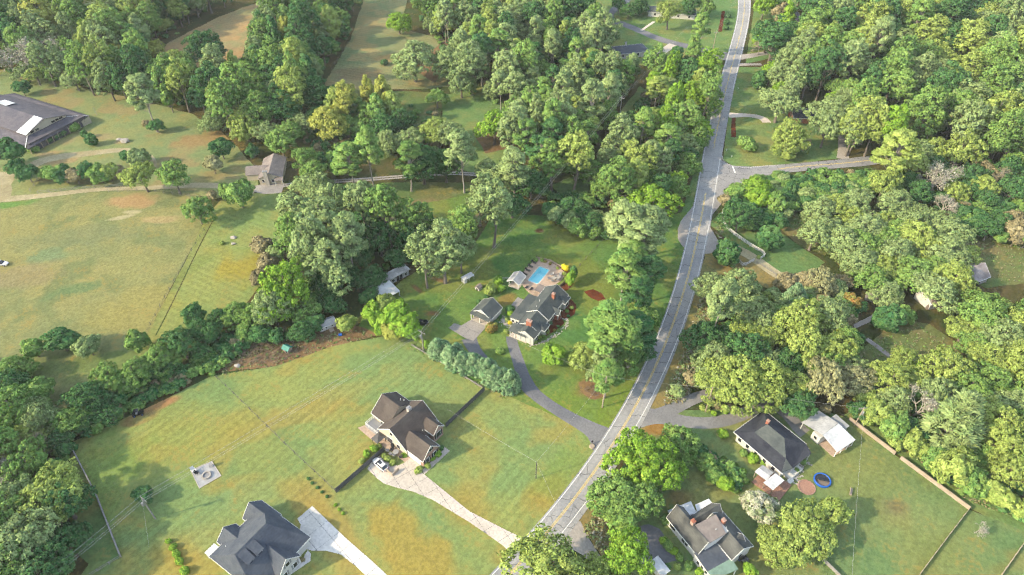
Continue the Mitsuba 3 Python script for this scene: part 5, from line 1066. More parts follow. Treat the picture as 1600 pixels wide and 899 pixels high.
def proto(kind, var, pal):
    """The shapegroup of a kind of plant, in a shape variant and a tone; built when first used."""
    k = (kind, var, pal)
    if k in PROTO: return PROTO[k]
    r = np.random.default_rng(1000 + 37 * var + 7 * sum(map(ord, kind)))
    h1, h2 = PAL[pal]; wood, bark = None, 'mat_bark'
    if kind == 'broad':
        R, H = 6.5, 14.0
        c, rad = lobed(r, R, H * r.uniform(.50, .58), H * r.uniform(.30, .38), 4 + var % 4, 31, .34, .62, -.6, (.085, .165))
        L = leaves(r, c, rad, 58, .40, .85, np.array([0, 0, H * .5]), h1, h2, hvar=.14, lvar=.26, spread=1.2)
        wood = limbs(r, H * .8, .40, c, .28, 18)
    elif kind == 'tall':
        R, H = 4.6, 19.0
        c, rad = lobed(r, R, H * r.uniform(.56, .62), H * r.uniform(.32, .38), 3 + var % 4, 28, .36, .66, -.7, (.10, .21))
        L = leaves(r, c, rad, 58, .385, .9, np.array([0, 0, H * .5]), h1, h2, hvar=.14, lvar=.26, spread=1.2)
        wood = limbs(r, H * .85, .28, c, .35, 16)
    elif kind == 'column':
        R, H = 3.1, 14.0; n = 44
        c = dome(r, n, R * .75, H * .55, H * .42, -.9, .6, 1.0, .3); rad = R * r.uniform(.22, .38, n); rad *= np.clip(1.25 - .5 * (c[:, 2] / H), .6, 1.1)
        c[:, :2] *= np.clip(1.35 - .75 * np.abs(c[:, 2] / H - .38) * 1.6, .35, 1.1)[:, None]
        L = leaves(r, c, rad, 110, .55, 1.25, np.array([0, 0, H * .45]), h1, h2)
        wood = limbs(r, H * .9, .24, c, .3, 10)
    elif kind == 'pine':
        R, H = 4.6, 20.0; n = 46 + 6 * var
        z = H * (.50 + .5 * r.random(n) ** .85); a = r.uniform(0, 2 * PI, n); q = np.clip(1.06 - ((z / H - .60) / .42) ** 2 * .8, .2, 1) * r.uniform(.35, 1.0, n) ** .6
        c = np.c_[R * .85 * q * np.cos(a), R * .85 * q * np.sin(a), z]; rad = R * r.uniform(.17, .30, n)
        L = leaves(r, c, rad, 165, .43, .6, np.array([0, 0, H * .62]), h1, h2, low=-.3, tip=.5, long=1.5)
        wood = limbs(r, H * .97, .24, c, .45, 26); bark = 'mat_bark_pale'
    elif kind == 'bare':
        R, H = 5.2, 12.0; m = MB(); tips = []
        def grow(p, d, l, rr, depth):
            e = p + d * l; mid = (p + e) / 2 + r.normal(size=3) * l * .06
            m.add(*tube([p, mid, e], [rr, rr * .8, rr * .6], 4 if depth < 3 else 3, False))
            if depth == 5: tips.append(e); return
            for _ in range(3 if depth else 6):
                q = d + r.normal(size=3) * (.55 if depth else .75) + [0, 0, .10]; q /= np.linalg.norm(q); grow(e, q, l * r.uniform(.62, .84), rr * .64, depth + 1)
        grow(np.zeros(3), np.array([0, 0, 1.0]), H * .24, .28, 0)
        wood = m.mesh(); bark = 'mat_bark_pale'; tips = np.array(tips)
        L = leaves(r, tips, np.full(len(tips), .5), 2, .24, .8, np.array([0, 0, H * .4]), h1, h2)
    elif kind == 'cypress':
        R, H = 3.0, 8.0; n = 150
        z = H * (.05 + .92 * r.random(n) ** 1.15); a = r.uniform(0, 2 * PI, n); q = np.clip(1.0 - (z / H) ** 2.6, .10, 1) * r.uniform(.6, 1.0, n)
        c = np.c_[R * .88 * q * np.cos(a), R * .88 * q * np.sin(a), z]; rad = r.uniform(.3, .62, n)
        L = leaves(r, c, rad, 75, .42, 1.25, np.array([0, 0, H * .3]), h1, h2, up=.45, tip=.55, long=1.6, lvar=.3)
        wood = limbs(r, H * .9, .2, c, .2, 6)
    elif kind == 'dense':                          # magnolia, cedar: dark and close-leaved to the ground
        R, H = 3.6, 8.0; n = 60
        c = dome(r, n, R * .85, H * .48, H * .42, -.85, .75, 1.0, .15); rad = R * r.uniform(.18, .28, n)
        L = leaves(r, c, rad, 115, .5, .9, np.array([0, 0, H * .45]), h1, h2, low=-.8)
        wood = limbs(r, H * .7, .2, c, .15, 6)
    elif kind == 'feather':                        # hemlock-like: drooping layered sprays round a pale middle
        R, H = 5.2, 13.0; n = 110
        z = H * (.10 + .85 * r.random(n)); a = r.uniform(0, 2 * PI, n); q = np.clip(1.05 - (z / H) ** 1.2, .08, 1) * r.uniform(.55, 1.0, n)
        c = np.c_[R * .9 * q * np.cos(a), R * .9 * q * np.sin(a), z - .6 * q]; rad = r.uniform(.5, .95, n)
        L = leaves(r, c, rad, 95, .55, .6, np.array([0, 0, H * .35]), h1, h2, tip=.75, long=2.0, lvar=.28)
        wood = limbs(r, H * .96, .25, c, .1, 30); bark = 'mat_bark_pale'
    elif kind == 'bush':
        R, H = 1.6, 2.0; n = 26
        c = dome(r, n, R * .75, H * .42, H * .5, -.3, .7, 1.0, .2); rad = R * r.uniform(.24, .36, n)
        L = leaves(r, c, rad, 85, .26, .9, np.array([0, 0, H * .3]), h1, h2, low=-.6)
        wood = limbs(r, H * .6, .07, c, .1, 5, 4)
    else:                                          # 'small': a garden tree or large shrub
        R, H = 3.2, 6.0; n = 44
        c = dome(r, n, R * .82, H * .55, H * .38, -.6, .62, 1.0, .3); rad = R * r.uniform(.18, .30, n)
        L = leaves(r, c, rad, 105, .42, .85, np.array([0, 0, H * .45]), h1, h2, low=-.6)
        wood = limbs(r, H * .7, .16, c, .2, 8, 5)
    name = f'plant_{kind}_{var}_{pal}'
    v, f = wood
    scene[name] = {'type': 'shapegroup', 'trunk': mikit.ply(wood, bark, 50), 'crown': ply_n(*L, 'mat_leaf')}
    KIND[kind] = (R, H); PROTO[k] = name
    return name
DIMS = {'broad': (6.5, 14.0, .56), 'tall': (4.6, 19.0, .60), 'column': (3.1, 14.0, .55), 'pine': (4.6, 20.0, .72), 'bare': (5.2, 12.0, .55), 'cypress': (3.0, 8.0, .42), 'dense': (3.6, 8.0, .5), 'feather': (5.2, 13.0, .45), 'bush': (1.6, 2.0, .45), 'small': (3.2, 6.0, .55)}
NVAR = {'broad': 7, 'tall': 6, 'column': 3, 'pine': 5, 'bare': 2, 'cypress': 2, 'dense': 2, 'feather': 1, 'bush': 2, 'small': 3}
NAMES = {'broad': ('broadleaf_tree', 'tree', 'broadleaf tree'), 'tall': ('woodland_tree', 'tree', 'tall-trunked tree'), 'column': ('upright_tree', 'tree', 'slim upright tree'), 'pine': ('pine_tree', 'pine tree', 'tall pine'),
         'bare': ('bare_tree', 'tree', 'half-bare tree'), 'cypress': ('cypress_tree', 'conifer', 'conical conifer'), 'dense': ('evergreen_tree', 'tree', 'dense evergreen'), 'feather': ('drooping_conifer', 'conifer', 'drooping pale conifer'),
         'bush': ('bush', 'bush', 'rounded bush'), 'small': ('small_tree', 'tree', 'small tree')}
TREES = []   # dict(kind, pal, pos, R, u, where, label)
rngT = np.random.default_rng(77)
def plant(u, v, rpx, kind, pal, where, label=None, hs=1.0):
    """A plant whose crown is seen round (u, v) with a half-width of rpx on the picture: turned into a place on the ground and a size in metres."""
    R0, H0, cz = DIMS[kind]; R = 4.0
    for _ in range(6):
        s = R / R0; zc = H0 * cz * s * hs; p = at(u, v, zc); R = rpx * reach(p) / FOCAL
    TREES.append(dict(kind=kind, pal=pal, pos=p[:2], R=R, hs=hs, u=u, v=v, where=where, label=label, rpx=rpx))
def wood(px, where, Rr, pals, kinds, hs=(.85, 1.1), clear=(), spacing=1.5, z=9.0, tries=4000, cap=999):
    """Fills a stretch of wood with single trees at irregular spacing, leaving room round those already planted."""
    poly = Polygon(ats(px, z)); b = poly.bounds; n = 0
    holes = shapely.union_all([Polygon(ats(c, 0)).buffer(1.5) for c in clear]) if clear else None
    pk, pw = list(pals), np.array(list(pals.values()), float); kk, kw = list(kinds), np.array(list(kinds.values()), float)
    qs = rngT.uniform(b[:2], b[2:], (tries, 2)); ok = shapely.contains_xy(poly, qs) & (shapely.distance(ROADS, shapely.points(qs)) > 3.0)
    if holes is not None: ok &= ~shapely.contains_xy(holes, qs)
    old = np.array([[t['pos'][0], t['pos'][1], t['R']] for t in TREES if t['kind'] != 'bush'])
    for q in qs[ok]:
        R = rngT.uniform(*Rr)
        if (((old[:, :2] - q) ** 2).sum(1) < ((old[:, 2] + R) * spacing / 2) ** 2).any(): continue
        old = np.vstack([old, [q[0], q[1], R]])
        kind = kk[rngT.choice(len(kk), p=kw / kw.sum())]; pal = pk[rngT.choice(len(pk), p=pw / pw.sum())]
        if kind == 'column': R *= .68
        if kind == 'pine': R *= .85
        zc = DIMS[kind][1] * DIMS[kind][2] * R / DIMS[kind][0]
        d = np.array([q[0], q[1], zc]) - [0, 0, CAM_H]; zc_ = d[1] * math.cos(PITCH) - d[2] * math.sin(PITCH)
        u = 800 + FOCAL * d[0] / zc_; v = 449.5 - FOCAL * (d[1] * math.sin(PITCH) + d[2] * math.cos(PITCH)) / zc_
        TREES.append(dict(kind=kind, pal=pal, pos=q, R=R, hs=rngT.uniform(*hs), u=u, v=v, where=where, label=None, rpx=R * FOCAL / zc_)); n += 1
        if n >= cap: break
    return n
ROADS = ROAD.union(JUNCTION)

# ------------------------------------------------------------------ where the plants stand
def rows(where, items, hs=1.0):
    for it in items:
        plant(it[0], it[1], it[2], it[3], it[4], where, it[5] if len(it) > 5 else None, it[6] if len(it) > 6 else hs)
rows('at the bottom edge beside the road', [(862, 890, 62, 'broad', 'yg'), (935, 896, 30, 'broad', 'yg'), (985, 868, 42, 'broad', 'vg')])
rows('between the road and the farmhouse', [(1000, 712, 48, 'broad', 'vg'), (968, 768, 42, 'broad', 'md'), (1034, 735, 38, 'broad', 'vg'), (1064, 684, 32, 'broad', 'md'), (1006, 780, 30, 'broad', 'md'), (975, 808, 28, 'small', 'md')])
rows('in the hedge left of the black-roofed house', [(1104, 722, 15, 'small', 'md'), (1118, 742, 15, 'small', 'md'), (1134, 756, 13, 'small', 'vg'), (1092, 706, 13, 'small', 'dk'), (1150, 745, 8, 'bush', 'vg'), (1160, 738, 7, 'bush', 'vg'), (1148, 764, 8, 'bush', 'md')])
rows('on the right yard', [(1256, 822, 48, 'broad', 'yg', 'big yellow-green tree between the farmhouse and the blue-rimmed pool', .62), (1222, 848, 30, 'broad', 'yg', None, .8), (1300, 802, 24, 'small', 'yg'), (1187, 792, 26, 'small', 'wh', 'white-flowering large shrub between the farmhouse and the deck shelter')])
rows('by the walls of the black-roofed house', [(1130, 678, 9, 'bush', 'vg'), (1177, 717, 10, 'bush', 'vg'), (1162, 708, 7, 'bush', 'md'), (1236, 637, 9, 'bush', 'vg'), (1220, 630, 9, 'small', 'md'), (1250, 628, 6, 'bush', 'yg'), (1290, 640, 8, 'small', 'br'), (1192, 722, 6, 'bush', 'vg'), (1245, 735, 5, 'bush', 'md'), (1255, 722, 5, 'bush', 'md')])
rows('in the island of the loop drive', [(1098, 637, 6, 'bush', 'yg'), (1106, 640, 5, 'bush', 'yg'), (1116, 646, 5, 'bush', 'vg'), (1134, 645, 4, 'bush', 'vg'), (1122, 634, 7, 'bush', 'br'), (1130, 636, 6, 'bush', 'rd'), (1142, 636, 6, 'bush', 'br'), (1152, 628, 6, 'bush', 'yg'), (1112, 628, 6, 'bush', 'br')])
rows('beside the farmhouse', [(1037, 845, 7, 'bush', 'vg'), (1044, 852, 9, 'bush', 'md'), (1053, 862, 7, 'bush', 'vg'), (1062, 872, 7, 'bush', 'md'), (1040, 812, 8, 'small', 'md'), (1050, 800, 6, 'bush', 'vg'), (1076, 884, 8, 'bush', 'md'), (1058, 886, 6, 'bush', 'yg'), (1094, 893, 7, 'bush', 'vg'), (1172, 892, 11, 'small', 'vg'), (1040, 888, 8, 'bush', 'dk')])
rows('inside the white rail fence', [(1155, 340, 24, 'broad', 'dk'), (1202, 372, 19, 'dense', 'dk'), (1178, 334, 16, 'small', 'dk'), (1188, 312, 19, 'small', 'vg'), (1213, 318, 18, 'small', 'md'), (1152, 300, 17, 'small', 'md'), (1134, 312, 12, 'small', 'br'), (1182, 290, 22, 'broad', 'vg'), (1196, 345, 14, 'small', 'dk'), (1186, 402, 4, 'bush', 'yg')])
rows('at the mouth of the dirt drive', [(1136, 394, 20, 'dense', 'dk')])
rows('on the left verge of the road', [(1015, 318, 42, 'broad', 'vg'), (978, 350, 34, 'pine', 'ol'), (1014, 366, 30, 'pine', 'ol'), (1003, 380, 30, 'pine', 'ol'), (985, 395, 28, 'pine', 'md'), (1018, 345, 28, 'pine', 'ol'), (948, 545, 24, 'pine', 'ol'), (976, 425, 32, 'pine', 'md'), (1014, 428, 24, 'pine', 'dk'), (996, 455, 24, 'pine', 'dk'), (962, 505, 42, 'pine', 'md'), (1002, 495, 32, 'broad', 'md'), (972, 548, 38, 'broad', 'md'), (942, 572, 26, 'broad', 'ol'), (1000, 545, 24, 'broad', 'dk'), (990, 412, 30, 'broad', 'md'), (990, 520, 32, 'pine', 'dk'), (950, 580, 26, 'pine', 'md')], .8)
rows('on the lawn of the long house', [(918, 548, 28, 'broad', 'yg', 'yellow-green tree beside the straw patch on the long house lawn'), (867, 556, 20, 'small', 'vg', 'young bright green tree alone on the front lawn of the long house'), (782, 548, 8, 'bush', 'md', 'round green bush in the lawn inside the drive loop'), (768, 512, 11, 'bush', 'rd', 'red-tinged bush at the corner of the concrete pad by the garage')])
rows('in the garden between garage and pool', [(765, 453, 10, 'small', 'yg'), (779, 439, 8, 'small', 'vg'), (784, 451, 7, 'small', 'vg'), (797, 483, 8, 'bush', 'dk'), (797, 490, 6, 'bush', 'vg'), (797, 504, 4, 'bush', 'yl'), (791, 518, 5, 'bush', 'yg'), (760, 464, 5, 'bush', 'dk'), (748, 472, 5, 'bush', 'dk'), (782, 496, 4, 'bush', 'dk'), (775, 504, 5, 'bush', 'dk'), (792, 500, 4, 'bush', 'yg'), (805, 432, 4, 'bush', 'md')])
rows('round the pool terrace', [(883, 418, 7, 'bush', 'yl', 'brilliant yellow bush at the corner of the pool garden'), (890, 437, 7, 'column', 'vg'), (893, 431, 7, 'column', 'vg'), (896, 425, 7, 'column', 'dk'), (882, 428, 4, 'bush', 'yg'), (838, 406, 4, 'bush', 'md'), (847, 406, 4, 'bush', 'yg'), (871, 419, 3, 'bush', 'yg'), (852, 409, 3, 'bush', 'rd'), (860, 412, 3, 'bush', 'rd')])
rows('in the mulch bed of the long house', [(843, 527, 4, 'bush', 'yg'), (849, 524, 4, 'bush', 'md'), (856, 519, 4, 'bush', 'yg'), (866, 516, 3, 'bush', 'rd'), (872, 510, 3, 'bush', 'dk'), (886, 486, 4, 'bush', 'md'), (893, 481, 4, 'bush', 'yg'), (888, 494, 3, 'bush', 'dk'), (860, 505, 4, 'bush', 'dk'), (836, 535, 4, 'bush', 'yg'), (846, 508, 4, 'bush', 'dk')])
for i in range(17):
    s = i / 16; plant(684 + 116 * s, 543 + 58 * s + rngT.uniform(-4, 4), rngT.uniform(14, 19), 'cypress', 'bl', 'in the row along the big lawn', None, rngT.uniform(.75, 1.0))
rows('by the pole heading the cypress row', [(668, 538, 7, 'small', 'vg'), (676, 548, 6, 'bush', 'vg'), (660, 533, 5, 'bush', 'yg')])
rows('among the tall trees above the long shed', [(540, 362, 30, 'pine', 'ol', 'tall pale-trunked tree with olive crown standing above the long shed'), (500, 345, 34, 'tall', 'ol'), (468, 330, 30, 'tall', 'ol'), (452, 368, 24, 'tall', 'md'), (515, 398, 34, 'tall', 'ol'), (480, 385, 30, 'tall', 'ol'), (566, 328, 28, 'tall', 'ol'), (604, 330, 30, 'tall', 'md'), (592, 372, 30, 'broad', 'dk'), (560, 400, 26, 'broad', 'dk'), (640, 368, 30, 'broad', 'dk'), (690, 376, 36, 'tall', 'ol'), (662, 398, 28, 'tall', 'ol'), (718, 382, 24, 'tall', 'ol'), (640, 340, 24, 'tall', 'md'),
    (715, 355, 24, 'tall', 'md'), (770, 316, 36, 'tall', 'ol'), (748, 306, 24, 'tall', 'ol'), (800, 315, 26, 'broad', 'dk'), (540, 420, 24, 'broad', 'dk'), (505, 440, 26, 'broad', 'dk'), (520, 470, 20, 'broad', 'dk'), (580, 425, 22, 'broad', 'dk'), (620, 400, 20, 'broad', 'dk'), (540, 300, 22, 'broad', 'dk'), (520, 320, 24, 'tall', 'ol'), (672, 352, 20, 'broad', 'dk')])
rows('at the hayfield end of the grove', [(446, 448, 46, 'broad', 'vg'), (424, 478, 32, 'broad', 'ol'), (478, 478, 28, 'broad', 'md'), (470, 512, 20, 'broad', 'dk'), (412, 522, 16, 'small', 'dk'), (430, 525, 14, 'small', 'dk'), (410, 384, 18, 'small', 'br'), (418, 412, 18, 'small', 'br'), (430, 396, 16, 'small', 'ol'), (405, 432, 14, 'small', 'br'), (490, 505, 16, 'small', 'dk')])
rows('in front of the long shed', [(580, 458, 13, 'small', 'dk'), (586, 490, 20, 'small', 'vg'), (604, 478, 20, 'small', 'yg'), (616, 492, 26, 'small', 'vg'), (634, 508, 24, 'small', 'vg'), (614, 516, 18, 'small', 'gd'), (645, 518, 16, 'small', 'vg'), (540, 504, 15, 'small', 'yg'), (569, 468, 10, 'small', 'dk'), (596, 512, 14, 'small', 'vg')])
rows('in the hedge between big lawn and pasture', [(104, 654, 24, 'broad', 'md'), (134, 624, 26, 'broad', 'dk'), (166, 642, 19, 'broad', 'dk'), (170, 594, 26, 'broad', 'md'), (206, 584, 24, 'broad', 'md'), (210, 602, 15, 'broad', 'dk'), (246, 560, 24, 'broad', 'md'), (262, 576, 16, 'broad', 'dk'), (284, 538, 24, 'broad', 'dk'), (306, 514, 23, 'broad', 'dk'), (332, 520, 19, 'broad', 'dk'), (312, 550, 15, 'broad', 'dk'), (366, 484, 24, 'broad', 'md'), (396, 490, 23, 'broad', 'md'), (398, 522, 13, 'small', 'dk'), (352, 546, 11, 'small', 'dk'), (342, 498, 16, 'broad', 'dk'), (128, 662, 16, 'broad', 'dk'), (244, 584, 11, 'small', 'dk'), (380, 520, 13, 'small', 'md'), (186, 622, 14, 'small', 'dk'), (90, 680, 19, 'broad', 'dk'), (120, 650, 20, 'broad', 'md'), (152, 625, 20, 'broad', 'dk'), (188, 600, 20, 'broad', 'md'), (228, 578, 20, 'broad', 'dk'), (272, 560, 18, 'broad', 'md'), (320, 520, 18, 'broad', 'dk')])
rows('standing alone in the pasture', [(303, 490, 17, 'small', 'dk', 'dark round tree alone in the mown hayfield'), (95, 532, 20, 'small', 'dk', 'dark green tree, left one of three at the foot of the pasture'), (138, 541, 17, 'small', 'ol', 'pale olive tree, middle one of three at the foot of the pasture'), (213, 534, 17, 'small', 'md', 'green tree at the lower end of the dark wire fence'), (52, 545, 15, 'small', 'md', 'low spreading shrub at the lower left of the pasture'), (306, 322, 25, 'broad', 'md', 'round green tree at the top of the wheel tracks'), (347, 380, 4, 'bush', 'yg', 'small yellow-green bush in the hayfield beside the boulders')])
rows('near the dirt track below the barn', [(270, 273, 26, 'broad', 'md', 'large round green tree right of the dirt track'), (220, 272, 24, 'broad', 'yg', 'large round yellow-green tree left of the dirt track bend'), (200, 246, 11, 'small', 'dk'), (374, 304, 22, 'small', 'md'), (354, 298, 12, 'small', 'md'), (345, 232, 17, 'small', 'dk'), (332, 258, 14, 'small', 'tn'), (228, 193, 6, 'bush', 'br'), (244, 196, 11, 'small', 'dk'), (215, 246, 15, 'small', 'ol'), (184, 268, 10, 'small', 'br'), (330, 305, 8, 'small', 'br')])
rows('beside the barn', [(131, 210, 5, 'dense', 'dk'), (141, 218, 8, 'dense', 'dk'), (33, 137, 11, 'small', 'dk', 'small dark tree on the grass behind the barn'), (14, 238, 18, 'small', 'dk'), (26, 262, 12, 'small', 'dk'), (42, 270, 14, 'small', 'dk'), (116, 200, 8, 'bush', 'md'), (96, 208, 7, 'bush', 'dk'), (86, 213, 7, 'bush', 'dk'), (75, 219, 7, 'bush', 'dk'), (53, 233, 7, 'bush', 'md')])
rows('in the fenced row below the barn', [(85, 272, 14, 'small', 'md'), (100, 271, 14, 'small', 'dk'), (118, 275, 12, 'small', 'br'), (134, 268, 14, 'small', 'dk'), (154, 270, 15, 'small', 'md'), (170, 269, 13, 'small', 'yg'), (70, 270, 10, 'small', 'md')])
rows('round the cottage', [(393, 236, 11, 'small', 'dk'), (438, 222, 22, 'broad', 'md'), (474, 244, 20, 'broad', 'md'), (478, 284, 24, 'broad', 'ol'), (380, 192, 24, 'broad', 'yg'), (510, 184, 32, 'broad', 'gd'), (450, 204, 22, 'broad', 'md'), (540, 190, 22, 'broad', 'md'), (490, 262, 20, 'broad', 'md'), (500, 292, 24, 'broad', 'ol'), (420, 205, 18, 'broad', 'ol')])
rows('in the grove beside the cottage track', [(546, 238, 24, 'pine', 'md'), (576, 238, 23, 'pine', 'md'), (636, 240, 22, 'pine', 'md'), (722, 232, 26, 'pine', 'ol'), (606, 218, 20, 'broad', 'ol'), (640, 210, 24, 'broad', 'ol'), (680, 198, 26, 'broad', 'yg'), (702, 206, 24, 'broad', 'ol'), (660, 252, 34, 'broad', 'dk'), (696, 258, 26, 'broad', 'dk'), (780, 276, 32, 'broad', 'ol'), (804, 252, 26, 'pine', 'ol'), (764, 262, 22, 'broad', 'ol'), (830, 285, 26, 'broad', 'dk'), (530, 262, 16, 'small', 'md')])
rows('round the sloping meadow at the top', [(575, 148, 13, 'column', 'gd'), (601, 150, 15, 'column', 'gd'), (617, 166, 13, 'column', 'yg'), (590, 172, 14, 'column', 'md'), (645, 84, 36, 'broad', 'ol', 'large pale spreading tree standing in the sloping meadow'), (622, 30, 18, 'broad', 'vg', 'round bright green tree at the upper meadow edge'), (600, 98, 7, 'bush', 'dk', 'single dark bush in the sloping meadow'), (682, 148, 18, 'broad', 'md'), (680, 45, 12, 'small', 'ol'), (720, 125, 24, 'broad', 'ol'), (772, 190, 32, 'broad', 'vg', 'big bright green tree over the straw-covered slope in the middle wood'), (540, 152, 12, 'column', 'md'), (522, 160, 14, 'column', 'yg'), (700, 95, 26, 'broad', 'ol'), (735, 90, 24, 'tall', 'ol'), (316, 70, 26, 'broad', 'dk', 'large dark round tree at the edge of the reddish meadow'), (402, 66, 15, 'broad', 'dk')])
rows('at the front edge of the top left wood', [(60, 20, 18, 'column', 'gd'), (56, 74, 28, 'bare', 'gy'), (8, 86, 22, 'bare', 'gy'), (108, 92, 14, 'bare', 'br'), (140, 56, 20, 'broad', 'yg'), (82, 100, 18, 'broad', 'md'), (114, 120, 16, 'broad', 'ol'), (150, 112, 18, 'broad', 'ol'), (188, 88, 18, 'broad', 'gd'), (240, 78, 16, 'broad', 'gd'), (212, 80, 12, 'column', 'gd'), (218, 134, 22, 'pine', 'ol'), (270, 88, 18, 'broad', 'yg'), (150, 80, 16, 'broad', 'yg'), (352, 118, 12, 'bare', 'gy'), (345, 138, 13, 'bare', 'br'), (420, 92, 18, 'broad', 'yg'), (372, 108, 12, 'column', 'yg')])
rows('in the bottom left corner cluster', [(62, 788, 50, 'broad', 'yg', None, .8), (30, 850, 50, 'broad', 'ol', None, .8), (98, 785, 32, 'broad', 'dk'), (106, 836, 26, 'broad', 'dk'), (40, 722, 30, 'broad', 'md'), (18, 640, 36, 'broad', 'md'), (64, 650, 26, 'broad', 'ol'), (16, 572, 24, 'broad', 'md'), (12, 602, 26, 'broad', 'dk'), (28, 684, 28, 'broad', 'yg'), (52, 690, 22, 'bare', 'br'), (60, 612, 20, 'small', 'md'), (4, 735, 26, 'bare', 'gy'), (80, 735, 17, 'small', 'md'), (20, 780, 30, 'broad', 'ol'), (80, 872, 32, 'broad', 'dk'), (5, 890, 40, 'broad', 'md'), (-25, 700, 40, 'broad', 'md'), (-25, 830, 45, 'broad', 'md'), (60, 900, 36, 'broad', 'dk')])
rows('beside the left utility pole', [(222, 773, 14, 'small', 'dk', 'dark bushy tree right behind the left utility pole')])
for i, (u, v, r_) in enumerate(((263, 846, 4.5), (270, 855, 6), (275, 865, 6.5), (281, 877, 6.5), (288, 892, 7.5))): plant(u, v, r_, 'bush', 'vg', 'in the row left of the white house')
for u, v in ((482, 748), (488, 755), (496, 762), (503, 769), (511, 776), (524, 789), (530, 796), (536, 802)): plant(u, v, 3, 'bush', 'dk' if u < 515 else 'vg', 'of the sapling row between two houses')
rows('by the patio and drive of the brick house', [(573, 709, 7, 'bush', 'vg'), (565, 721, 6, 'bush', 'yg'), (584, 701, 7, 'bush', 'vg'), (592, 697, 5, 'bush', 'yg'), (606, 717, 6, 'bush', 'yg'), (600, 712, 5, 'bush', 'yg'), (614, 723, 6, 'bush', 'yg'), (655, 734, 7, 'bush', 'yg'), (668, 727, 6, 'bush', 'yg'), (683, 708, 7, 'bush', 'vg'), (676, 717, 5, 'bush', 'vg'), (690, 700, 5, 'bush', 'dk'), (632, 711, 5, 'bush', 'vg')])
rows('in the front bed of the white house', [(454, 887, 4, 'bush', 'br'), (463, 881, 4, 'bush', 'br'), (472, 875, 4, 'bush', 'br'), (446, 893, 4, 'bush', 'md')])
rows('between road and shaded right lot', [(1112, 442, 28, 'broad', 'ol'), (1150, 448, 34, 'broad', 'ol'), (1128, 472, 26, 'pine', 'ol'), (1178, 478, 30, 'broad', 'ol'), (1156, 588, 46, 'broad', 'yg'), (1196, 594, 40, 'broad', 'yg'), (1118, 602, 32, 'broad', 'yg'), (1236, 562, 28, 'broad', 'dk'), (1164, 522, 26, 'broad', 'yg'), (1110, 515, 13, 'dense', 'dk'), (1122, 519, 10, 'dense', 'dk'), (1146, 520, 22, 'broad', 'dk'), (1250, 498, 40, 'broad', 'yg'), (1296, 490, 36, 'broad', 'ol'), (1262, 542, 36, 'broad', 'yg'), (1304, 540, 36, 'broad', 'yg'), (1290, 590, 36, 'broad', 'tn'), (1334, 590, 28, 'broad', 'tn'), (1240, 466, 18, 'cypress', 'bl'), (1188, 480, 16, 'small', 'vg'), (1228, 440, 18, 'small', 'br'), (1258, 440, 18, 'small', 'br'), (1286, 436, 24, 'broad', 'tn'), (1332, 472, 14, 'small', 'rd'), (1244, 600, 26, 'broad', 'yg'), (1205, 530, 26, 'broad', 'yg'), (1080, 590, 12, 'small', 'br'), (1058, 612, 12, 'small', 'ol')])
rows('round the shaded right lot', [(1390, 497, 20, 'dense', 'dk'), (1416, 492, 14, 'small', 'md'), (1412, 560, 22, 'broad', 'yg'), (1395, 590, 28, 'broad', 'yg'), (1480, 572, 30, 'broad', 'yg'), (1440, 590, 22, 'broad', 'yg'), (1345, 478, 10, 'small', 'dk'), (1430, 580, 14, 'small', 'vg')])
rows('behind the pale right-hand fence', [(1440, 632, 28, 'bare', 'gy', 'leafless pale-twigged tree behind the right yard fence'), (1498, 664, 40, 'feather', 'ol', 'large drooping pale green conifer behind the right yard fence'), (1398, 664, 22, 'small', 'md'), (1372, 642, 22, 'small', 'yg'), (1352, 622, 16, 'small', 'yg'), (1428, 690, 18, 'small', 'yg'), (1420, 668, 16, 'small', 'dk'), (1490, 732, 28, 'small', 'yg'), (1462, 718, 20, 'small', 'md'), (1520, 752, 22, 'small', 'md'), (1556, 768, 20, 'small', 'yg'), (1574, 740, 24, 'broad', 'yg'), (1445, 706, 14, 'small', 'yg'), (1590, 790, 14, 'small', 'yg'), (1533, 824, 11, 'bare', 'gy'), (1400, 690, 12, 'small', 'yg'), (1580, 700, 30, 'broad', 'yg'), (1560, 660, 34, 'broad', 'yg'), (1400, 622, 24, 'broad', 'ol'), (1465, 612, 26, 'broad', 'ol')])
rows('near the side road', [(1468, 272, 28, 'bare', 'gy'), (1560, 272, 20, 'bare', 'br'), (1478, 318, 18, 'bare', 'gy'), (1430, 252, 24, 'broad', 'yg'), (1502, 238, 28, 'broad', 'yg'), (1382, 288, 24, 'broad', 'yg'), (1410, 225, 26, 'pine', 'yg'), (1234, 212, 26, 'broad', 'yg', 'yellow-green spreading tree on the corner lawn of the side road'), (1220, 158, 28, 'broad', 'ol'), (1304, 172, 30, 'broad', 'ol'), (1292, 202, 24, 'broad', 'ol'), (1166, 225, 16, 'bush', 'md', 'wide low bush alone on the junction corner lawn'), (1231, 242, 10, 'small', 'yg'), (1187, 125, 12, 'dense', 'dk', 'dark evergreen on the lawn right of the upper road'), (1250, 225, 14, 'small', 'br'), (1348, 178, 26, 'tall', 'yg'), (1372, 190, 22, 'tall', 'yg'), (1398, 200, 22, 'tall', 'vg'), (1338, 200, 18, 'tall', 'ol')])
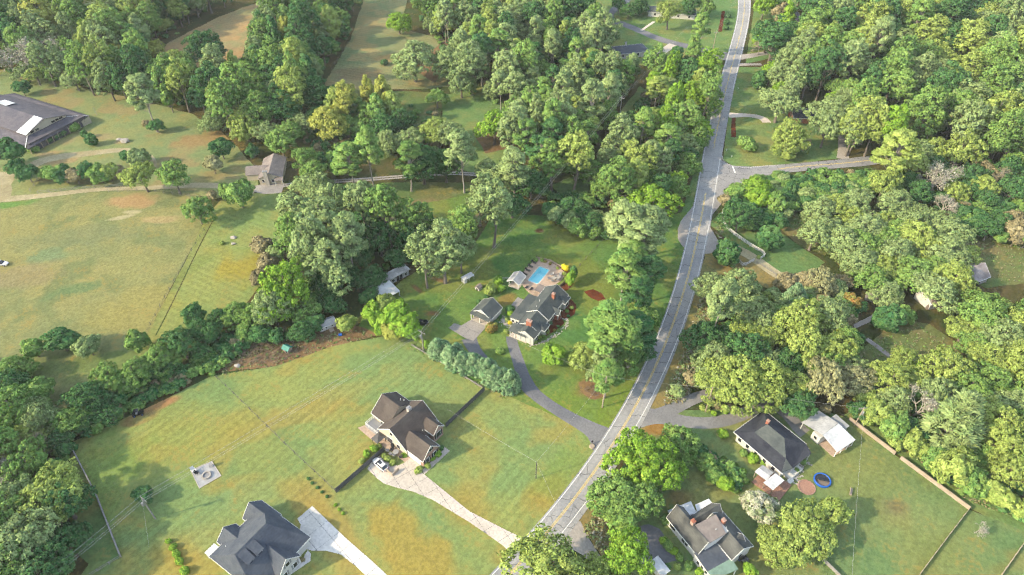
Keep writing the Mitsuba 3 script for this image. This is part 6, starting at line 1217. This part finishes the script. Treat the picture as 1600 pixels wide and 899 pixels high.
rows('round the houses at the top', [(1046, 20, 20, 'broad', 'yg'), (1096, 48, 13, 'pine', 'md'), (1088, 72, 12, 'pine', 'md'), (983, 14, 12, 'broad', 'dk'), (968, 5, 12, 'broad', 'dk'), (1078, 5, 16, 'broad', 'dk'), (1106, 8, 14, 'broad', 'md'), (930, 52, 16, 'pine', 'ol'), (952, 50, 9, 'small', 'vg'), (1000, 5, 14, 'broad', 'dk'), (915, 8, 24, 'broad', 'dk'), (1135, 35, 5, 'bush', 'dk'), (1137, 25, 5, 'bush', 'dk'), (1134, 44, 5, 'bush', 'dk')])
rows('on the right bank of the upper road', [(1205, 45, 18, 'broad', 'ol'), (1232, 30, 12, 'column', 'vg'), (1222, 20, 14, 'small', 'br'), (1200, 62, 16, 'broad', 'vg'), (1188, 68, 13, 'bare', 'br'), (1240, 62, 18, 'broad', 'ol'), (1195, 8, 16, 'broad', 'vg'), (1220, 2, 16, 'broad', 'md')])
GREENS = {'ol': 3, 'md': 3, 'dk': 2, 'yg': 1.5}
n1 = [0]
def W(*a, **k): n1.append(wood(*a, **k))
W([(-40, 20), (60, 30), (130, 18), (200, -8), (360, -14), (336, 16), (262, 60), (236, 96), (246, 140), (205, 140), (150, 128), (80, 110), (-40, 96)], 'in the top left wood', (5.0, 8.0), {'dk': 3, 'md': 3, 'ol': 3, 'yg': 1.0}, {'broad': 2, 'tall': 3, 'column': .8}, spacing=1.08, clear=[[(225, 110), (262, 60), (340, 20), (420, -12), (425, 70), (395, 112), (350, 138), (290, 128)], [(0, 50), (60, 20), (215, -10), (180, 30), (60, 60)]])
W([(-40, -10), (90, -14), (60, 8), (-40, 20)], 'in the topmost left corner', (5, 7), {'dk': 3, 'md': 1}, {'broad': 1})
W([(240, 140), (262, 110), (330, 118), (370, 110), (395, 70), (380, 60), (412, 38), (414, -14), (570, -14), (550, 50), (515, 104), (505, 132), (560, 165), (640, 175), (600, 196), (540, 190), (470, 190), (395, 205), (372, 190), (300, 165)], 'in the wood left of the sloping meadow', (4.4, 7.2), {'dk': 3, 'md': 3, 'ol': 2, 'yg': 1.2, 'gd': .25, 'br': .2}, {'broad': 2, 'tall': 3, 'column': 1}, spacing=1.12, clear=[[(225, 110), (262, 60), (340, 20), (420, -12), (425, 70), (395, 112), (350, 138), (290, 128)], [(495, 150), (545, 55), (570, -14), (648, -14), (640, 60), (715, 110), (715, 165), (560, 185)], [(385, 230), (380, 280), (450, 300), (445, 235)]])
W([(660, 15), (700, -14), (930, -14), (945, 40), (950, 62), (930, 80), (945, 105), (1000, 112), (960, 150), (938, 230), (905, 280), (862, 268), (800, 235), (800, 175), (770, 130), (712, 100), (712, 60)], 'in the central wood', (4.4, 7.2), {'ol': 3.4, 'yg': 1.2, 'md': 3, 'dk': 1.5}, {'pine': 3, 'tall': 2.5, 'broad': 2}, clear=[[(945, 95), (945, 70), (1000, 75), (1030, 100), (985, 110)]], spacing=1.15)
W([(1020, 120), (1060, 100), (1105, 100), (1106, 150), (1092, 215), (1070, 270), (1050, 300), (990, 310), (940, 290), (930, 262), (990, 215), (1020, 165)], 'in the wood left of the upper road', (4.0, 6.6), {'vg': 2, 'ol': 2, 'md': 3, 'dk': 1, 'yg': 1.5}, {'pine': 1.6, 'tall': 2, 'broad': 3}, spacing=1.1)
W([(850, 300), (905, 300), (950, 325), (985, 330), (960, 345), (890, 335)], 'along the top edge of the pool lawn', (2.6, 4.4), {'dk': 3, 'md': 2, 'ol': 2}, {'broad': 2, 'small': 2}, spacing=1.0)
CL = [[(1222, 60), (1262, 60), (1262, 15), (1240, 15)], [(1232, 200), (1232, 160), (1290, 160), (1290, 200)], [(1430, 185), (1430, 150), (1475, 150), (1475, 185)]]
W([(1250, -14), (1420, -14), (1640, -14), (1640, 130), (1500, 120), (1400, 125), (1310, 120), (1240, 105), (1200, 85), (1225, 60)], 'in the far right wood', (6.5, 10.0), {'dk': 2.4, 'md': 2.6, 'ol': 3, 'yg': 1.6}, {'tall': 3, 'broad': 3, 'pine': .6}, clear=CL, spacing=1.12)
W([(1310, 122), (1400, 127), (1500, 122), (1640, 132), (1640, 255), (1520, 240), (1440, 240), (1400, 225), (1345, 195), (1320, 160)], 'in the right wood above the side road', (6.0, 9.5), {'yg': 1.3, 'ol': 3, 'md': 2.5, 'dk': 1}, {'tall': 3, 'broad': 3}, clear=CL, spacing=1.15)
W([(1200, 100), (1310, 124), (1318, 160), (1230, 150), (1215, 128)], 'behind the dark-roofed brick house', (4.6, 7.0), {'md': 2, 'vg': 2, 'ol': 2, 'dk': 1}, {'tall': 3, 'broad': 1}, clear=CL, spacing=1.05)
W([(1140, 325), (1165, 285), (1205, 268), (1300, 276), (1420, 272), (1445, 290), (1340, 305), (1255, 312), (1215, 345), (1160, 350)], 'in the hedge below the side road', (1.9, 3.2), {'dk': 3, 'md': 2.4, 'ol': .8}, {'small': 1}, spacing=.95, z=4)
W([(1262, 320), (1340, 300), (1440, 312), (1480, 332), (1512, 362), (1522, 400), (1496, 436), (1470, 470), (1430, 440), (1385, 450), (1355, 432), (1325, 385), (1282, 372)], 'in the wood right of the white fence', (5.2, 8.0), {'yg': 1.6, 'ol': 4, 'md': .8}, {'broad': 1}, hs=(.75, .95), clear=[[(1500, 460), (1500, 420), (1560, 420), (1560, 460)]], spacing=1.12)
W([(1500, 300), (1640, 290), (1640, 365), (1560, 345), (1510, 340)], 'on the bank above the brown field', (2.6, 4.4), {'dk': 3, 'md': 2, 'br': .6}, {'small': 2, 'broad': 1.4}, spacing=1.05)
W([(1440, 250), (1640, 240), (1640, 290), (1500, 300), (1440, 290)], 'at the right end of the side road', (4.5, 7), {'yg': 2, 'md': 2, 'dk': 2, 'br': .7}, {'broad': 1}, spacing=1.1)
W([(1570, 470), (1640, 465), (1640, 560), (1550, 560), (1520, 500), (1490, 492), (1530, 480)], 'in the wood at the right edge', (5.0, 8.0), {'yg': 2, 'ol': 3, 'md': 2}, {'broad': 1}, hs=(.75, .95), spacing=1.1)
W([(1530, 562), (1640, 562), (1640, 790), (1580, 730), (1520, 660), (1500, 610)], 'in the lower wood at the right edge', (5.5, 8.5), {'yg': 2.4, 'ol': 2, 'md': 2}, {'broad': 1}, hs=(.75, .95), spacing=1.1)
W([(1330, 600), (1440, 605), (1520, 640), (1560, 740), (1470, 700), (1400, 650), (1345, 635)], 'in the thicket behind the right fence', (2.4, 4.0), {'yg': 2, 'md': 2, 'dk': 2, 'ol': 1}, {'small': 2, 'broad': 1}, spacing=1.05, z=5)
W([(1180, 455), (1250, 440), (1320, 430), (1350, 470), (1330, 520), (1200, 500), (1160, 470)], 'in the thicket below the dirt drive', (2.6, 4.4), {'ol': 2, 'br': 1.6, 'md': 1.5, 'yg': 1}, {'small': 2, 'broad': 1}, clear=[[(1140, 386), (1165, 396), (1235, 438), (1240, 470), (1130, 430)], [(1330, 495), (1450, 488), (1545, 560), (1540, 645), (1420, 655), (1350, 645)], [(1322, 440), (1402, 440), (1402, 545), (1322, 545)]], spacing=1.15, z=5)
W([(1090, 500), (1240, 480), (1340, 520), (1340, 600), (1240, 620), (1180, 612), (1120, 590)], 'in the wood above the loop drive', (4.5, 7.0), {'yg': 2, 'md': 2, 'dk': 2, 'ol': 1}, {'broad': 1}, spacing=1.05, clear=[[(1330, 495), (1450, 488), (1545, 560), (1540, 645), (1420, 655), (1350, 645)], [(1322, 440), (1402, 440), (1402, 545), (1322, 545)]])

# ------------------------------------------------------------------ build them, with a label that singles each one out
ORD = ['leftmost', 'second', 'third', 'fourth', 'fifth', 'sixth', 'seventh', 'eighth', 'ninth', 'tenth', 'eleventh', 'twelfth', 'thirteenth', 'fourteenth', 'fifteenth', 'sixteenth', 'seventeenth', 'eighteenth', 'nineteenth', 'twentieth'] + [f'{i}th' for i in range(21, 200)]
TREES.sort(key=lambda t: t['u'])
for t in TREES:
    nm = NAMES[t['kind']]
    size = ('small ' if t['R'] < DIMS[t['kind']][0] * .8 else 'big ' if t['R'] > DIMS[t['kind']][0] * 1.25 else '') if t['kind'] in ('broad', 'tall', 'pine') else ''
    t['base'] = f"{size}{TONE[t['pal']]} {nm[2]} {t['where']}".replace('small small', 'small')
groups = {}
for t in TREES:
    if not t['label']: groups.setdefault(t['base'], []).append(t)
for b, ts in groups.items():
    for i, t in enumerate(ts):
        t['label'] = b if len(ts) == 1 else f"{'rightmost' if i == len(ts) - 1 else ORD[i] + (' from left' if i else '')}, {b}"
rngV = np.random.default_rng(5)
for t in TREES:
    kind = t['kind']; R0, H0, _ = DIMS[kind]; s = t['R'] / R0
    g_ = proto(kind, int(rngV.integers(NVAR[kind])), t['pal'])
    sz = s * t['hs'] * (rngV.uniform(.82, 1.15) if kind in ('tall', 'pine', 'broad') else rngV.uniform(.95, 1.06))
    if kind in ('broad', 'tall', 'feather'): sz = min(sz, (28.0 if kind == 'tall' else 21.0) / H0)
    if kind == 'pine': sz = min(sz, 28.0 / H0)
    k = key('spreading_tree' if kind == 'broad' and t['R'] > 6.6 else NAMES[kind][0])
    a = rngV.uniform(0, 360); e = rngV.uniform(.84, 1.18); lean = rngV.normal(0, 2.0, 2)
    scene[k] = {'type': 'instance', 'shapegroup': {'type': 'ref', 'id': g_}, 'to_world': T().translate([float(t['pos'][0]), float(t['pos'][1]), 0.0]).rotate([1, 0, 0], float(lean[0])).rotate([0, 1, 0], float(lean[1])).rotate([0, 0, 1], a).scale([s * e, s / e, sz])}
    labels[k] = {'label': t['label'], 'category': NAMES[kind][1], 'group': f"{NAMES[kind][2]}s {t['where']}"}
# undergrowth on the wood floors: one mass of low leafy growth
r = np.random.default_rng(9)
def low_growth(n, h1, h2, seed):
    r = np.random.default_rng(seed); c = dome(r, n, 1.1, .7, .55, -.2, .5, 1.0, .3)
    return leaves(r, c, r.uniform(.35, .6, n), 34, .42, .9, np.array([0, 0, .3]), h1, h2)
for i, p in enumerate(('dk', 'md', 'br')):
    L = low_growth(9, *PAL[p], 60 + i); scene[f'low_growth_{i}'] = {'type': 'shapegroup', 'leaf_mass': ply_n(*L, 'mat_leaf')}
UG = [([(-40, 20), (130, 25), (360, -10), (262, 66), (240, 145), (150, 140), (-40, 105)], 200), ([(245, 145), (270, 112), (372, 112), (415, -10), (570, -10), (510, 110), (505, 135), (640, 180), (500, 215), (390, 215)], 220), ([(650, 20), (930, -10), (1000, 112), (940, 235), (905, 288), (800, 245), (700, 110)], 260), ([(1020, 125), (1108, 102), (1070, 290), (1000, 322), (930, 270)], 120),
      ([(1200, 90), (1640, -10), (1640, 300), (1440, 255), (1320, 170)], 300), ([(1150, 310), (1205, 272), (1420, 272), (1445, 292), (1255, 315), (1180, 345)], 150), ([(1270, 325), (1510, 350), (1520, 410), (1470, 470), (1330, 400)], 110), ([(1100, 480), (1340, 480), (1340, 605), (1180, 612)], 160), ([(1340, 615), (1520, 640), (1640, 790), (1600, 815), (1520, 775), (1400, 690)], 260), ([(1500, 300), (1640, 300), (1640, 350), (1520, 345)], 60),
      ([(100, 690), (330, 545), (400, 500), (420, 520), (340, 575), (120, 690)], 130), ([(460, 215), (560, 160), (690, 170), (700, 240), (600, 255), (500, 265)], 150), ([(450, 420), (520, 330), (640, 330), (730, 390), (590, 430), (520, 480), (470, 520)], 110), ([(-30, 560), (60, 600), (110, 700), (120, 850), (-40, 900)], 160), ([(1090, 700), (1160, 750), (1150, 770), (1080, 715)], 30), ([(845, 300), (905, 300), (985, 330), (955, 352), (870, 335)], 50), ([(940, 760), (1040, 700), (1060, 720), (990, 820)], 40)]
ROADCLEAR = ROADS.buffer(2.0); n = 0
labels['undergrowth'] = {'label': 'low leafy undergrowth covering the floors of the woods and hedges', 'category': 'undergrowth', 'kind': 'stuff'}
for px, m in UG:
    poly = Polygon(ats(px)).buffer(0); b = poly.bounds
    qs = r.uniform(b[:2], b[2:], (m * 6, 2)); qs = qs[shapely.contains_xy(poly, qs)][:m]
    for q in qs[~shapely.contains_xy(ROADCLEAR, qs)]:
        n += 1; s = r.uniform(.8, 1.9)
        scene[f'undergrowth__{n:03d}'] = {'type': 'instance', 'shapegroup': {'type': 'ref', 'id': f'low_growth_{r.choice(3, p=[.5, .38, .12])}'}, 'to_world': T().translate([float(q[0]), float(q[1]), -.1]).rotate([0, 0, 1], float(r.uniform(0, 360))).scale([s, s, s * r.uniform(.7, 1.3)])}
# tall weeds and grass tufts of the verges, the rough strips and the pasture
def tufts(name, areas, label, size, seed, pals):
    r = np.random.default_rng(seed); P_ = []
    for px, m in areas:
        poly = Polygon(ats(px)).buffer(0); b = poly.bounds
        qs = r.uniform(b[:2], b[2:], (m * 6, 2)); qs = qs[shapely.contains_xy(poly, qs) & ~shapely.contains_xy(ROADCLEAR, qs)][:m]; P_.append(qs)
    P_ = np.vstack(P_); k = len(P_); s = size * r.uniform(.5, 1.5, k)
    c = np.c_[P_, s * .25]
    hs = [PAL[p] for p in pals]; pick = r.integers(0, len(hs), k)
    out = [leaves(r, c[pick == i], s[pick == i] * .55, 7, .34 * size + .12, .7, None, hs[i][0], hs[i][1], low=0) for i in range(len(hs)) if (pick == i).any()]
    V = np.vstack([o[0] for o in out]); F = np.arange(len(V)).reshape(-1, 3)
    scene[name] = ply_n(V, F, np.vstack([o[2] for o in out]), np.vstack([o[3] for o in out]), 'mat_leaf')
    labels[name] = {'label': label, 'category': 'weeds', 'kind': 'stuff'}
tufts('roadside_weeds', [([(1098, 440), (1130, 470), (1100, 560), (1070, 630), (1035, 632), (1055, 560), (1082, 480)], 900), ([(905, 825), (945, 790), (965, 860), (945, 872)], 160), ([(1122, 380), (1140, 345), (1120, 332), (1110, 350)], 60)], 'tall pale weeds with white flower heads along the right road verge', .8, 3, ['ol', 'br', 'gy', 'ol'])
tufts('rough_grass', [([(1340, 645), (1410, 700), (1515, 785), (1600, 815), (1600, 795), (1520, 760), (1420, 690), (1350, 640)], 500), ([(560, 515), (590, 525), (520, 541), (430, 573), (330, 590), (330, 570), (440, 530)], 500), ([(1330, 560), (1420, 500), (1530, 560), (1500, 610), (1360, 605)], 500), ([(1205, 340), (1250, 310), (1300, 330), (1290, 400), (1222, 362)], 300), ([(1500, 350), (1600, 365), (1600, 440), (1530, 445)], 300), ([(640, 530), (760, 606), (800, 622), (790, 628), (640, 545)], 220)], 'rough grass and dead stalks in the unmown corners', .5, 6, ['br', 'ol', 'br', 'md'])

# ------------------------------------------------------------------ thin morning air round the whole place
scene['haze_air'] = {'type': 'homogeneous', 'albedo': {'type': 'rgb', 'value': [.92, .95, .975]}, 'sigma_t': HAZE}
scene['haze'] = {'type': 'cube', 'to_world': T().translate([0, 1450, 72.5]).scale([1700, 1750, 74.5]), 'bsdf': {'type': 'null'}, 'interior': {'type': 'ref', 'id': 'haze_air'}}
labels['haze'] = {'label': 'thin morning haze over the fields and woods', 'category': 'haze', 'kind': 'stuff'}
scene['camera']['medium'] = {'type': 'ref', 'id': 'haze_air'}
